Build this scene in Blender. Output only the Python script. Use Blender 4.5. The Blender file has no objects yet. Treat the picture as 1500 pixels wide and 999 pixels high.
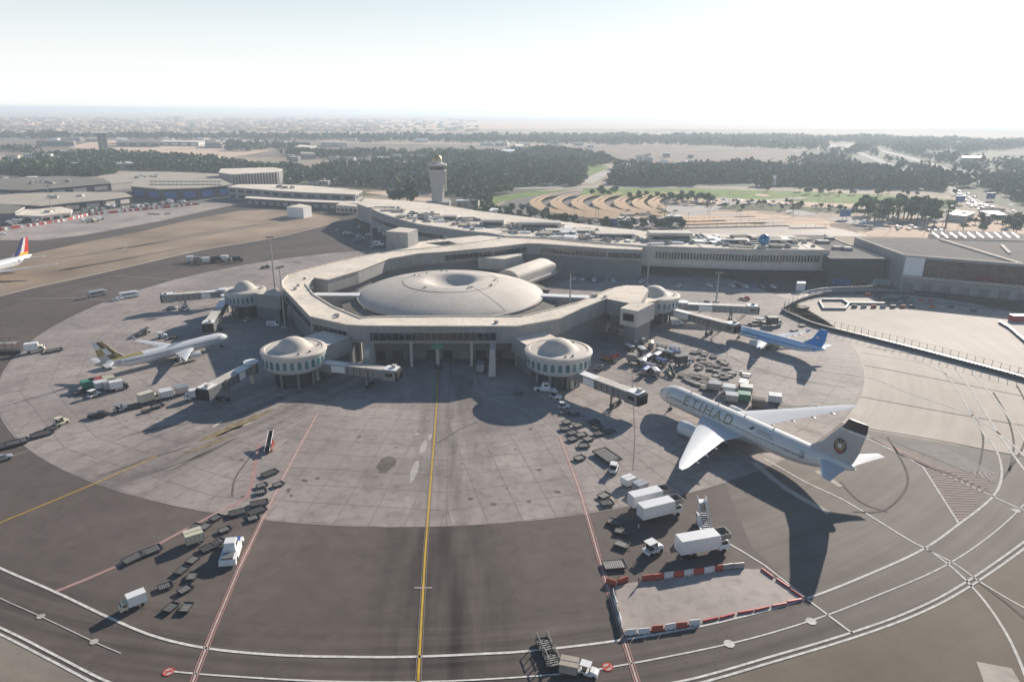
import bpy, math, random
import numpy as np
from mathutils import Vector, Matrix
R=random.Random(7)
rad=math.radians
# ------------------------------------------------------------------ camera, sky, sun, exposure
H=84.0; F=1020.0; PITCH=math.atan((499.5-163)/F); ROLL=rad(.5)
cp,sp,cr,sr=math.cos(PITCH),math.sin(PITCH),math.cos(ROLL),math.sin(ROLL)
S=bpy.context.scene; COL=S.collection
cam=bpy.data.cameras.new('camera'); cam.lens=F/1500*36; cam.sensor_width=36; cam.clip_end=120000; cam.clip_start=1
co=bpy.data.objects.new('camera',cam); COL.objects.link(co); S.camera=co
right=Vector((cr,sr*sp,sr*cp)); up=Vector((-sr,cr*sp,cr*cp)); fw=Vector((0,cp,-sp))
co.matrix_world=Matrix(((right.x,up.x,-fw.x,0),(right.y,up.y,-fw.y,0),(right.z,up.z,-fw.z,H),(0,0,0,1)))
SUN_EL,SUN_AZ=rad(22.5),rad(34.5)           # elevation; clockwise from +Y
W=bpy.data.worlds.new('World'); S.world=W; W.use_nodes=True; wn=W.node_tree; wn.nodes.clear()
sky=wn.nodes.new('ShaderNodeTexSky'); sky.sky_type='NISHITA'; sky.sun_disc=False; sky.sun_elevation=SUN_EL; sky.sun_rotation=SUN_AZ
sky.air_density=1.0; sky.dust_density=.4; sky.ozone_density=1.2; sky.altitude=80
bg=wn.nodes.new('ShaderNodeBackground'); bg.inputs[1].default_value=.066; wo=wn.nodes.new('ShaderNodeOutputWorld')
# pale airlight that thickens towards the horizon all the way round and thins out to the clear sky overhead
hs=wn.nodes.new('ShaderNodeHueSaturation'); hs.inputs['Saturation'].default_value=1.2; wn.links.new(sky.outputs[0],hs.inputs['Color'])
tc=wn.nodes.new('ShaderNodeTexCoord'); sx_=wn.nodes.new('ShaderNodeSeparateXYZ'); wn.links.new(tc.outputs['Generated'],sx_.inputs[0])
mr_=wn.nodes.new('ShaderNodeMapRange'); mr_.interpolation_type='SMOOTHSTEP'; mr_.inputs[1].default_value=-.05; mr_.inputs[2].default_value=.34; mr_.inputs[3].default_value=.97; mr_.inputs[4].default_value=0; wn.links.new(sx_.outputs[2],mr_.inputs[0])
mv=wn.nodes.new('ShaderNodeMix'); mv.data_type='RGBA'; wn.links.new(mr_.outputs[0],mv.inputs[0]); wn.links.new(hs.outputs[0],mv.inputs[6]); mv.inputs[7].default_value=(11.4,11.65,11.75,1)
wn.links.new(mv.outputs[2],bg.inputs[0]); wn.links.new(bg.outputs[0],wo.inputs[0])
sun=bpy.data.lights.new('sun','SUN'); sun.energy=5.0; sun.angle=rad(.55); sun.color=(1,.905,.79)
so=bpy.data.objects.new('sun',sun); COL.objects.link(so)
sd=Vector((math.sin(SUN_AZ)*math.cos(SUN_EL),math.cos(SUN_AZ)*math.cos(SUN_EL),math.sin(SUN_EL)))
so.rotation_euler=sd.to_track_quat('Z','Y').to_euler(); so.location=(0,0,300)
S.view_settings.view_transform='Standard'; S.view_settings.look='None'; S.view_settings.exposure=.5; S.view_settings.gamma=1
S.cycles.max_bounces=5; S.cycles.volume_bounces=1; S.cycles.use_denoising=True

# ------------------------------------------------------------------ helpers
def g(u,v,z=0.0):
    "world point at height z that stands at this place of the 1500 x 999 photograph"
    x=(u-750)/F; y=(499.5-v)/F; x,y=cr*x-sr*y,sr*x+cr*y
    dy=cp+y*sp; dz=-sp+y*cp; t=(H-z)/-dz
    return Vector((x*t,dy*t,z))
def gs(pts,z=0.0): return [g(u,v,z) for u,v in pts]
def head(u,v,du,dv):
    a=g(u,v); b=g(u+du,v+dv); return math.atan2(b.y-a.y,b.x-a.x)
M={}
def mat(name,col,var=.12,scale=.3,rough=.75,metal=0,coord='pos',bump=0,island=0,spec=.5,extra=None):
    m=bpy.data.materials.new(name); m.use_nodes=True; n=m.node_tree; N=n.nodes; L=n.links
    b=N['Principled BSDF']; b.inputs['Roughness'].default_value=rough; b.inputs['Metallic'].default_value=metal
    b.inputs['Specular IOR Level'].default_value=spec
    if coord=='pos': v=N.new('ShaderNodeNewGeometry').outputs['Position']
    else: v=N.new('ShaderNodeTexCoord').outputs['Object']
    t=N.new('ShaderNodeTexNoise'); t.inputs['Scale'].default_value=scale; t.inputs['Detail'].default_value=5; t.inputs['Roughness'].default_value=.62
    L.new(v,t.inputs['Vector'])
    mr=N.new('ShaderNodeMapRange'); mr.inputs[1].default_value=.3; mr.inputs[2].default_value=.7
    mr.inputs[3].default_value=1-var; mr.inputs[4].default_value=1+var; L.new(t.outputs[0],mr.inputs[0])
    f=mr.outputs[0]
    def mul(a,bb):
        q=N.new('ShaderNodeMath'); q.operation='MULTIPLY'; L.new(a,q.inputs[0]); L.new(bb,q.inputs[1]) if not isinstance(bb,float) else setattr(q.inputs[1],'default_value',bb); return q.outputs[0]
    if island:
        ge=N.new('ShaderNodeNewGeometry'); oi=N.new('ShaderNodeObjectInfo')
        for s in (ge.outputs['Random Per Island'],oi.outputs['Random']):
            q=N.new('ShaderNodeMapRange'); q.inputs[3].default_value=1-island; q.inputs[4].default_value=1+island; L.new(s,q.inputs[0]); f=mul(f,q.outputs[0])
    if extra: f=extra(N,L,v,f,mul)
    mx=N.new('ShaderNodeVectorMath'); mx.operation='SCALE'; mx.inputs[0].default_value=col; L.new(f,mx.inputs['Scale'])
    L.new(mx.outputs[0],b.inputs['Base Color'])
    if bump:
        bp=N.new('ShaderNodeBump'); bp.inputs['Strength'].default_value=bump; bp.inputs['Distance'].default_value=.05; L.new(t.outputs[0],bp.inputs['Height']); L.new(bp.outputs[0],b.inputs['Normal'])
    M[name]=m; return m
CC=g(661.5,463); CC.z=0               # centre of the round apron
AX=(g(640,590)-g(612,999)).normalized()   # direction of the yellow lead-in line
def node_math(N,L,op,a,b=None,c=None):
    q=N.new('ShaderNodeMath'); q.operation=op
    for i,s in enumerate((a,b,c)):
        if s is None: continue
        if isinstance(s,(int,float)): q.inputs[i].default_value=s
        else: L.new(s,q.inputs[i])
    return q.outputs[0]
def noise(N,L,vec,scale,detail=4):
    t=N.new('ShaderNodeTexNoise'); t.inputs['Scale'].default_value=scale; t.inputs['Detail'].default_value=detail; L.new(vec,t.inputs['Vector']); return t.outputs[0]
def rng(N,L,s,a,b,c,d,smooth=False):
    q=N.new('ShaderNodeMapRange'); q.inputs[1].default_value=a; q.inputs[2].default_value=b; q.inputs[3].default_value=c; q.inputs[4].default_value=d
    if smooth: q.interpolation_type='SMOOTHSTEP'
    L.new(s,q.inputs[0]); return q.outputs[0]
def polar_streaks(amount):
    "tyre wear that runs round the apron, big blotches and fine grain"
    def fn(N,L,v,f,mul):
        sb=N.new('ShaderNodeVectorMath'); sb.operation='SUBTRACT'; L.new(v,sb.inputs[0]); sb.inputs[1].default_value=CC
        sx=N.new('ShaderNodeSeparateXYZ'); L.new(sb.outputs[0],sx.inputs[0])
        ln=N.new('ShaderNodeVectorMath'); ln.operation='LENGTH'; L.new(sb.outputs[0],ln.inputs[0])
        an=node_math(N,L,'ARCTAN2',sx.outputs[1],sx.outputs[0])
        cb=N.new('ShaderNodeCombineXYZ'); L.new(node_math(N,L,'MULTIPLY',ln.outputs['Value'],.45),cb.inputs[0]); L.new(node_math(N,L,'MULTIPLY',an,4.0),cb.inputs[1])
        s=rng(N,L,noise(N,L,cb.outputs[0],1.0,5),.3,.7,1-amount,1+amount); f=mul(f,s)
        f=mul(f,rng(N,L,noise(N,L,v,.018,3),.3,.7,.84,1.16)); f=mul(f,rng(N,L,noise(N,L,v,2.5,3),.3,.7,.94,1.06))
        return f
    return fn
def lane_stain(N,L,v,f,mul):
    "dark rubber lanes beside the lead-in line, oil patches, pale scrubbed slabs"
    sb=N.new('ShaderNodeVectorMath'); sb.operation='SUBTRACT'; L.new(v,sb.inputs[0]); sb.inputs[1].default_value=CC
    def dotp(d):
        q=N.new('ShaderNodeVectorMath'); q.operation='DOT_PRODUCT'; L.new(sb.outputs[0],q.inputs[0]); q.inputs[1].default_value=d; return q.outputs['Value']
    along=dotp(AX); across=dotp(Vector((AX.y,-AX.x,0)))
    cb=N.new('ShaderNodeCombineXYZ'); L.new(node_math(N,L,'MULTIPLY',across,.35),cb.inputs[0]); L.new(node_math(N,L,'MULTIPLY',along,.03),cb.inputs[1])
    st=rng(N,L,noise(N,L,cb.outputs[0],1.0,5),.35,.65,0,1)
    ab=node_math(N,L,'ABSOLUTE',across); near=rng(N,L,ab,2,15,1,0,True)
    front=rng(N,L,along,-60,-75,0,1,True)
    k=node_math(N,L,'MULTIPLY',node_math(N,L,'MULTIPLY',st,near),front)
    f=mul(f,node_math(N,L,'SUBTRACT',1.05,node_math(N,L,'MULTIPLY',k,.38)))
    # second worn lane, lower left
    dv=(g(0,768)-g(380,600)).normalized(); pn=Vector((-dv.y,dv.x,0)); q=dotp(pn); off=(g(300,640)-CC).dot(pn)
    d2=node_math(N,L,'ABSOLUTE',node_math(N,L,'SUBTRACT',q,off)); n2=rng(N,L,d2,3,22,1,0,True)
    al=dotp(dv); cb2=N.new('ShaderNodeCombineXYZ'); L.new(node_math(N,L,'MULTIPLY',q,.25),cb2.inputs[0]); L.new(node_math(N,L,'MULTIPLY',al,.03),cb2.inputs[1])
    s2=rng(N,L,noise(N,L,cb2.outputs[0],1.0,5),.35,.68,0,1)
    f=mul(f,node_math(N,L,'SUBTRACT',1.0,node_math(N,L,'MULTIPLY',node_math(N,L,'MULTIPLY',s2,n2),.42)))
    f=mul(f,rng(N,L,noise(N,L,v,.03,5),.3,.7,.78,1.17)); f=mul(f,rng(N,L,noise(N,L,v,.11,6),.3,.5,.82,1.04)); f=mul(f,rng(N,L,noise(N,L,v,.5,6),.28,.5,.82,1.02)); f=mul(f,rng(N,L,noise(N,L,v,3,3),.3,.7,.95,1.05))
    return f
def asphalt_wear(N,L,v,f,mul):
    "polar wear on the ring road, straight rubber lanes along the lead-in line, sealed cracks and patches"
    sb=N.new('ShaderNodeVectorMath'); sb.operation='SUBTRACT'; L.new(v,sb.inputs[0]); sb.inputs[1].default_value=CC
    ln=N.new('ShaderNodeVectorMath'); ln.operation='LENGTH'; L.new(sb.outputs[0],ln.inputs[0]); r=ln.outputs['Value']
    sx=N.new('ShaderNodeSeparateXYZ'); L.new(sb.outputs[0],sx.inputs[0]); an=node_math(N,L,'ARCTAN2',sx.outputs[1],sx.outputs[0])
    outer=rng(N,L,r,182,196,0,1,True)
    cb=N.new('ShaderNodeCombineXYZ'); L.new(node_math(N,L,'MULTIPLY',r,.55),cb.inputs[0]); L.new(node_math(N,L,'MULTIPLY',an,3.0),cb.inputs[1])
    s1=node_math(N,L,'MULTIPLY',rng(N,L,noise(N,L,cb.outputs[0],1.0,6),.35,.68,-.1,.32),outer)
    def dotp(d):
        q=N.new('ShaderNodeVectorMath'); q.operation='DOT_PRODUCT'; L.new(sb.outputs[0],q.inputs[0]); q.inputs[1].default_value=d; return q.outputs['Value']
    ac=dotp(Vector((AX.y,-AX.x,0))); al=dotp(AX)
    cb2=N.new('ShaderNodeCombineXYZ'); L.new(node_math(N,L,'MULTIPLY',ac,.22),cb2.inputs[0]); L.new(node_math(N,L,'MULTIPLY',al,.02),cb2.inputs[1])
    st=rng(N,L,noise(N,L,cb2.outputs[0],1.0,6),.34,.66,0,1); ab=node_math(N,L,'ABSOLUTE',ac)
    lane=node_math(N,L,'MULTIPLY',rng(N,L,ab,3,17,1,0,True),rng(N,L,al,-225,-205,0,1,True)); front=rng(N,L,al,-40,-60,0,1,True)
    s2=node_math(N,L,'MULTIPLY',node_math(N,L,'MULTIPLY',node_math(N,L,'MULTIPLY',st,lane),front),.6)
    f=mul(f,node_math(N,L,'SUBTRACT',1.06,node_math(N,L,'ADD',s1,s2)))
    f=mul(f,rng(N,L,noise(N,L,v,.02,5),.3,.7,.84,1.14)); f=mul(f,rng(N,L,noise(N,L,v,.35,8),.3,.7,.9,1.07)); f=mul(f,rng(N,L,noise(N,L,v,4,3),.3,.7,.93,1.06))
    vo=N.new('ShaderNodeTexVoronoi'); vo.feature='DISTANCE_TO_EDGE'; vo.inputs['Scale'].default_value=.045
    wv=N.new('ShaderNodeVectorMath'); wv.operation='ADD'; ns=N.new('ShaderNodeTexNoise'); ns.inputs['Scale'].default_value=.12; ns.inputs['Detail'].default_value=5; L.new(v,ns.inputs['Vector']); sc_=N.new('ShaderNodeVectorMath'); sc_.operation='SCALE'; sc_.inputs['Scale'].default_value=14; L.new(ns.outputs['Color'],sc_.inputs[0]); L.new(v,wv.inputs[0]); L.new(sc_.outputs[0],wv.inputs[1]); L.new(wv.outputs[0],vo.inputs['Vector'])
    f=mul(f,rng(N,L,vo.outputs['Distance'],.002,.007,.86,1))
    return f
mat('desert',(.46,.37,.28),.22,.004,.95,spec=.12,extra=lambda N,L,v,f,mul:mul(mul(f,rng(N,L,noise(N,L,v,.03,6),.3,.7,.8,1.15)),rng(N,L,noise(N,L,v,.0009,6),.35,.65,.75,1.12)))
mat('asphalt',(.138,.115,.102),.10,.12,.72,spec=.075,extra=asphalt_wear)
mat('asphalt_pale',(.178,.153,.133),.10,.1,.72,spec=.075,extra=polar_streaks(.14))  # slightly paler asphalt for the right-hand side
mat('asphalt_brown',(.18,.15,.115),.12,.08,.72,spec=.075,extra=polar_streaks(.05))
mat('patch_dark',(.118,.10,.09),.1,.5,.7); mat('patch_pale',(.145,.124,.11),.1,.5,.7); mat('scrub_dark',(.075,.085,.045),.35,.03,.95); mat('taxi_wear',(.23,.18,.14),.3,.05,.85); mat('hatch_ground',(.2,.18,.165),.1,.4,.9); mat('shoulder',(.27,.235,.195),.1,.2,.95,spec=.12,extra=polar_streaks(.05))
mat('taxiway_concrete',(.38,.29,.215),.16,.03,.72,spec=.075,extra=lambda N,L,v,f,mul:mul(mul(f,rng(N,L,noise(N,L,v,.012,6),.35,.62,.62,1.1)),rng(N,L,noise(N,L,v,1.2,4),.3,.7,.93,1.05)))
mat('joint',(.23,.20,.182),.1,.5,.72,spec=.075)
mat('concrete_slab',(.335,.292,.268),.06,.25,.72,spec=.075,island=.04,extra=lane_stain)
mat('concrete_pale',(.47,.41,.35),.08,.1,.72,spec=.075,extra=polar_streaks(.08))
mat('concrete_side',(.38,.33,.30),.10,.05,.72,spec=.075,extra=lane_stain)
mat('wear_dark',(.16,.14,.125),.25,.3,.95,spec=.12); mat('wear_pale',(.5,.46,.4),.2,.3,.95,spec=.12); mat('rust_stain',(.25,.20,.12),.4,.5,.95,spec=.12)
mat('paint_white',(.66,.63,.58),.28,.9,.95,spec=.12); mat('paint_yellow',(.55,.36,.07),.18,.6,.95,spec=.12); mat('paint_red',(.46,.25,.22),.16,.6,.95,spec=.12); mat('paint_pink',(.55,.42,.38),.15,.5,.95,spec=.12)
mat('paint_faded',(.46,.42,.38),.2,.4,.95,spec=.12); mat('paint_signal',(.5,.06,.05),.15,.8,.95,spec=.12)
def wall_streaks(N,L,v,f,mul):
    mp=N.new('ShaderNodeMapping'); mp.inputs['Scale'].default_value=(1.1,1.1,.12); L.new(v,mp.inputs[0]); f=mul(f,rng(N,L,noise(N,L,mp.outputs[0],1.0,5),.3,.7,.86,1.05)); return mul(f,rng(N,L,noise(N,L,v,.05,3),.3,.7,.92,1.06))
def roof_wear(N,L,v,f,mul):
    f=mul(f,rng(N,L,noise(N,L,v,.9,6),.3,.62,.84,1.04)); f=mul(f,rng(N,L,noise(N,L,v,.045,5),.32,.6,.86,1.05)); return mul(f,rng(N,L,noise(N,L,v,5,3),.3,.7,.93,1.04))
mat('render_pale',(.60,.55,.49),.10,.15,.8,extra=wall_streaks); mat('render_grey',(.34,.335,.325),.09,.2,.8,extra=wall_streaks); mat('roof_pale',(.84,.74,.62),.10,.3,.95,spec=.12,extra=roof_wear)
mat('roof_grey',(.17,.16,.155),.10,.15,.95,spec=.12,extra=lambda N,L,v,f,mul:mul(f,rng(N,L,noise(N,L,v,2.0,3),.3,.7,.85,1.1)))
mat('roof_tan',(.45,.40,.33),.14,.1,.95,spec=.12); mat('roof_skirt',(.22,.205,.18),.12,.4,.95,spec=.12); mat('dome_shell',(.62,.555,.48),.10,.10,.75,extra=lambda N,L,v,f,mul:mul(f,rng(N,L,noise(N,L,v,.6,5),.3,.7,.93,1.05)))
mat('white_panel',(.82,.82,.81),.05,.3,.5); mat('pavilion_wall',(.50,.54,.55),.07,.4,.7); mat('wall_shade',(.22,.22,.225),.1,.2,.85)  # wall_shade: plain grey for walls, and painted shade in recesses
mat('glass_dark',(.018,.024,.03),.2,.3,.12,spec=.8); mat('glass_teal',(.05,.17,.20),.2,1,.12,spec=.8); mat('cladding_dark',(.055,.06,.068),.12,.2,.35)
mat('metal_grey',(.30,.30,.30),.1,1,.45,.6); mat('metal_dark',(.08,.082,.085),.15,1,.5,.4); mat('steel_pole',(.42,.41,.40),.08,.5,.5,.3)
mat('rubber',(.02,.02,.02),.1,2,.9); mat('deck',(.15,.14,.125),.2,1.5,.7,.2,coord='obj'); mat('deck_light',(.36,.34,.31),.15,1.5,.6,.2)
mat('veh_white',(.80,.80,.79),.05,.8,.32); mat('veh_cream',(.62,.58,.44),.08,.8,.4); mat('veh_red',(.45,.04,.04),.08,.8,.35); mat('veh_blue',(.05,.12,.35),.08,.8,.35); mat('veh_green',(.06,.26,.17),.1,.8,.4)
mat('veh_silver',(.48,.49,.5),.06,.8,.3,.5); mat('veh_black',(.03,.03,.035),.1,.8,.3); mat('veh_yellow',(.6,.42,.05),.08,.8,.4)
mat('plane_white',(.68,.69,.70),.04,.4,.24); mat('plane_grey',(.40,.41,.43),.05,.4,.3); mat('plane_sand',(.72,.71,.68),.04,.4,.24); mat('crest_dark',(.05,.035,.03),.1,.5,.4); mat('gold_letter',(.30,.26,.17),.1,.5,.35,.3)
mat('fin_sand_shaded',(.46,.44,.43),.05,.4,.35); mat('fin_black',(.02,.05,.06),.05,.4,.35); mat('plane_blue',(.42,.67,.92),.05,.3,.25); mat('plane_deep_blue',(.03,.24,.68),.05,.3,.3); mat('gold_camo',(.36,.29,.12),.1,.3,.35); mat('brown_camo',(.13,.09,.05),.1,.3,.4); mat('grey_camo',(.42,.41,.40),.1,.3,.4)  # first is sand fin paint, darkened to stand for the fin's shaded side
mat('barrier_red',(.40,.07,.04),.12,.6,.6); mat('barrier_white',(.66,.65,.63),.1,.6,.6); mat('sea_container',(.12,.16,.22),.1,.5,.6)
mat('leaf',(.10,.155,.068),.35,.35,.9,spec=.15,island=.32); mat('leaf_dark',(.07,.115,.06),.3,.3,.9,spec=.15,island=.25); mat('leaf_far',(.10,.15,.105),.4,.02,.95,spec=.1,island=.2); mat('bark',(.13,.09,.06),.2,2,.9)
mat('lawn',(.17,.24,.06),.28,.05,.95,spec=.12); mat('scrub',(.11,.12,.06),.35,.03,.95,spec=.12); mat('sand_light',(.66,.49,.36),.15,.02,.95,spec=.12); mat('soil_brown',(.25,.20,.165),.25,.015,.95,spec=.12); mat('road_light',(.50,.46,.42),.1,.05,.95,spec=.12)
mat('canopy_tan',(.66,.43,.24),.10,.3,.85); mat('lot',(.20,.185,.175),.1,.1,.95,spec=.12); mat('water_pale',(.55,.60,.62),.05,.01,.3)
mat('tower_shaft',(.50,.47,.43),.07,.3,.8); mat('gold_dome',(.42,.34,.16),.1,.5,.4,.5)

hm=bpy.data.materials.new('haze'); hm.use_nodes=True; hm.node_tree.nodes.clear(); hv=hm.node_tree.nodes.new('ShaderNodeVolumePrincipled'); ho=hm.node_tree.nodes.new('ShaderNodeOutputMaterial')
hv.inputs['Color'].default_value=(.76,.88,1,1); hv.inputs['Density'].default_value=.00019; hv.inputs['Anisotropy'].default_value=.25; hm.node_tree.links.new(hv.outputs[0],ho.inputs['Volume']); M['haze']=hm
class MB:
    def __init__(s): s.v=[];s.f=[];s.m=[]
    def add(s,vs,fs,mi=0):
        o=len(s.v); s.v+= [tuple(p) for p in vs]; s.f+=[tuple(i+o for i in f) for f in fs]; s.m+=[mi]*len(fs); return s
    def box(s,x,y,z,sx,sy,sz,a=0,mi=0):
        "centre x,y; bottom z"
        c,n=math.cos(a),math.sin(a); P=[]
        for dz in (0,sz):
            for dx,dy in ((-1,-1),(1,-1),(1,1),(-1,1)):
                px,py=dx*sx/2,dy*sy/2; P.append((x+px*c-py*n,y+px*n+py*c,z+dz))
        return s.add(P,[(3,2,1,0),(4,5,6,7),(0,1,5,4),(1,2,6,5),(2,3,7,6),(3,0,4,7)],mi)
    def prism(s,pts,z0,z1,mi=0,mtop=None,inset=1.0):
        pts=[(p[0],p[1]) for p in pts]
        if sum(pts[i][0]*pts[(i+1)%len(pts)][1]-pts[(i+1)%len(pts)][0]*pts[i][1] for i in range(len(pts)))<0: pts=pts[::-1]
        n=len(pts); cx=sum(p[0] for p in pts)/n; cy=sum(p[1] for p in pts)/n
        vs=[(x,y,z0) for x,y in pts]+[(cx+(x-cx)*inset,cy+(y-cy)*inset,z1) for x,y in pts]
        s.add(vs,[tuple(range(n))[::-1]]+[(i,(i+1)%n,(i+1)%n+n,i+n) for i in range(n)],mi)
        o=len(s.v)-2*n; s.f.append(tuple(o+n+i for i in range(n))); s.m.append(mi if mtop is None else mtop); return s
    def tube(s,a,b,r0,r1=None,n=8,mi=0,cap=True):
        a=Vector(a);b=Vector(b);r1=r0 if r1 is None else r1; d=(b-a).normalized(); u=d.orthogonal().normalized(); w=d.cross(u)
        vs=[p+(u*math.cos(t)+w*math.sin(t))*r for p,r in ((a,r0),(b,r1)) for t in [2*math.pi*i/n for i in range(n)]]
        fs=[(i,(i+1)%n,(i+1)%n+n,i+n) for i in range(n)]
        if cap: fs+=[tuple(range(n))[::-1],tuple(range(n,2*n))]
        return s.add(vs,fs,mi)
    def loft(s,rings,mi=0,cap=True,mf=None):
        n=len(rings[0]); vs=[p for r in rings for p in r]; o=len(s.v); s.v+=[tuple(p) for p in vs]
        for k in range(len(rings)-1):
            for i in range(n):
                j=(i+1)%n; s.f.append((o+k*n+i,o+k*n+j,o+(k+1)*n+j,o+(k+1)*n+i)); s.m.append(mf(k,i) if mf else mi)
        if cap:
            s.f.append(tuple(o+i for i in range(n))[::-1]); s.m.append(mi); s.f.append(tuple(o+(len(rings)-1)*n+i for i in range(n))); s.m.append(mi)
        return s
    def lathe(s,prof,n=48,c=(0,0),mi=0,cap=False,a0=0,a1=2*math.pi):
        full=abs(a1-a0-2*math.pi)<1e-6; k=n if full else n+1; o=len(s.v)
        for r,z in prof:
            for i in range(k):
                t=a0+(a1-a0)*i/n; s.v.append((c[0]+r*math.cos(t),c[1]+r*math.sin(t),z))
        for q in range(len(prof)-1):
            for i in range(n):
                j=(i+1)%k; s.f.append((o+q*k+i,o+q*k+j,o+(q+1)*k+j,o+(q+1)*k+i)); s.m.append(mi)
        return s
    def ribbon(s,pts,w,z,mi=0,off=0):
        pts=[Vector((p[0],p[1])) for p in pts]; n=len(pts); L_=[];R_=[]
        for i,p in enumerate(pts):
            d=(pts[min(i+1,n-1)]-pts[max(i-1,0)]).normalized(); q=Vector((-d.y,d.x)); L_.append(p+q*(off+w/2)); R_.append(p+q*(off-w/2))
        return s.add([(p.x,p.y,z) for p in L_]+[(p.x,p.y,z) for p in R_],[(i+n,i+1+n,i+1,i) for i in range(n-1)],mi)
    def sheet(s,pts,z,mi=0):
        pts=[(p[0],p[1]) for p in pts]
        if sum(pts[i][0]*pts[(i+1)%len(pts)][1]-pts[(i+1)%len(pts)][0]*pts[i][1] for i in range(len(pts)))<0: pts=pts[::-1]
        return s.add([(x,y,z) for x,y in pts],[tuple(range(len(pts)))],mi)
    def mesh(s,name,mats,smooth=False):
        me=bpy.data.meshes.new(name); me.from_pydata(s.v,[],s.f)
        for m in (mats if isinstance(mats,(list,tuple)) else [mats]): me.materials.append(M[m])
        if any(s.m): me.polygons.foreach_set('material_index',s.m)
        if smooth:
            me.polygons.foreach_set('use_smooth',[True]*len(s.f))
            try: me.set_sharp_from_angle(angle=rad(35))
            except Exception: pass
        me.update(); return me
    def build(s,name,mats,parent=None,smooth=False,kind=None,label=None):
        return link(name,s.mesh(name,mats,smooth),parent,kind,label)
def link(name,me,parent=None,kind=None,label=None,loc=None,rz=None):
    o=bpy.data.objects.new(name,me); COL.objects.link(o)
    if parent: o.parent=parent
    if kind: o['kind']=kind
    if label: o['label']=label
    if loc is not None: o.location=loc
    if rz is not None: o.rotation_euler=(0,0,rz)
    return o
def tag(o,label,cat,group=None):
    o['label']=label; o['category']=cat
    if group: o['group']=group
    return o
def thing(name,label,cat,loc=(0,0,0),rz=0,group=None):
    o=bpy.data.objects.new(name,None); COL.objects.link(o); o.location=loc; o.rotation_euler=(0,0,rz); o.empty_display_size=.5
    return tag(o,label,cat,group)
def smooth_path(pts,sub=8):
    P=[Vector((p[0],p[1])) for p in pts]; out=[]
    for i in range(len(P)-1):
        a=P[max(i-1,0)];b=P[i];c=P[i+1];d=P[min(i+2,len(P)-1)]
        for k in range(sub):
            t=k/sub; out.append(.5*((2*b)+(c-a)*t+(2*a-5*b+4*c-d)*t*t+(3*b-a-3*c+d)*t**3))
    out.append(P[-1]); return out
ORD='first second third fourth fifth sixth seventh eighth ninth tenth eleventh twelfth thirteenth fourteenth fifteenth sixteenth seventeenth eighteenth nineteenth twentieth twenty-first twenty-second twenty-third twenty-fourth twenty-fifth twenty-sixth twenty-seventh twenty-eighth twenty-ninth thirtieth'.split()
TENS={3:'thirty',4:'forty',5:'fifty',6:'sixty',7:'seventy',8:'eighty'}
def ordw(k):
    n=k+1
    if n<=30: return ORD[k]
    t,o=divmod(n,10); return TENS[t]+'-'+ORD[o-1] if o else TENS[t][:-1]+'ieth'
# ------------------------------------------------------------------ ground and pavement
def ground_sheet(name,px,z,m,kind='structure',parent=None):
    return MB().sheet(gs(px),z).build(name,m,parent,kind=kind)
gr=MB(); EX=30000
xs=[-EX,-8000,-2500,-900,0,900,2500,8000,EX]; ys=[-8000,-1500,0,300,700,1500,4000,12000,EX]
gr.add([(x,y,0) for y in ys for x in xs],[(j*9+i,j*9+i+1,(j+1)*9+i+1,(j+1)*9+i) for j in range(8) for i in range(8)])
gr.build('ground','desert',kind='structure')
hz=MB().box(0,0,-1,52000,52000,H+7).build('haze','haze',kind='stuff')
apron=MB().sheet([(-420,-40),(420,-40),(470,250),(330,420),(120,470),(-60,640),(-330,640),(-520,420),(-480,200)],.02).build('apron','asphalt',kind='structure')
def on_apron(name,mb,m,kind=None,label=None): return mb.build(name,m,apron,kind=kind,label=label)
RC=160.4
def arc(r,a0,a1,n=60): return [(CC.x+r*math.cos(rad(a0+(a1-a0)*i/n)),CC.y+r*math.sin(rad(a0+(a1-a0)*i/n))) for i in range(n+1)]
# taxiway on the far left
up_edge=[(-120,412),(0,392),(47,372),(120,356),(200,341),(280,322),(350,309),(400,307),(443,310),(500,321)]
lo_edge=[(484,329),(440,340),(397,350),(300,366),(200,389),(130,405),(60,420),(0,434),(-140,465)]
on_apron('taxiway',MB().sheet(gs(up_edge+lo_edge),.03),'taxiway_concrete')
on_apron('far_apron',MB().sheet(gs([(-160,392),(0,352),(60,352),(120,345),(230,325),(330,303),(345,297),(200,300),(60,322),(-160,345)]),.03),'concrete_side')
# right-hand concrete
on_apron('concrete_field',MB().sheet(gs([(1180,470),(1150,462),(1150,452),(1200,436),(1290,428),(1330,436),(1420,450),(1560,466),(1700,520),(1700,720),(1500,668),(1255,627),(1180,600)]),.035),'concrete_pale')
on_apron('pale_asphalt',MB().sheet(gs([(1060,705),(1150,640),(1255,627),(1500,668),(1640,700),(1640,800),(1500,792),(1413,855),(1247,928),(1180,876),(1100,800)]),.03),'asphalt_pale')  # paler sheet right of the main asphalt
on_apron('outer_pavement',MB().sheet(gs([(1030,1003),(1140,971),(1250,936),(1345,902),(1420,864),(1500,806),(1570,755),(1750,800),(1900,900),(1700,1300),(1000,1200)]),.034),'asphalt_brown')
on_apron('shoulder',MB().sheet(gs([(-300,800),(-200,850),(-60,905),(0,931),(75,969),(135,1001),(165,1025),(200,1200),(-300,1200)]),.034),'shoulder')
on_apron('service_pavement',MB().sheet(gs([(985,436),(1150,431),(1210,420),(1340,425),(1340,440),(1200,440),(1160,458),(1185,476),(1260,500),(1268,540),(1120,520),(985,470)]),.045),'concrete_pale')
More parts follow.
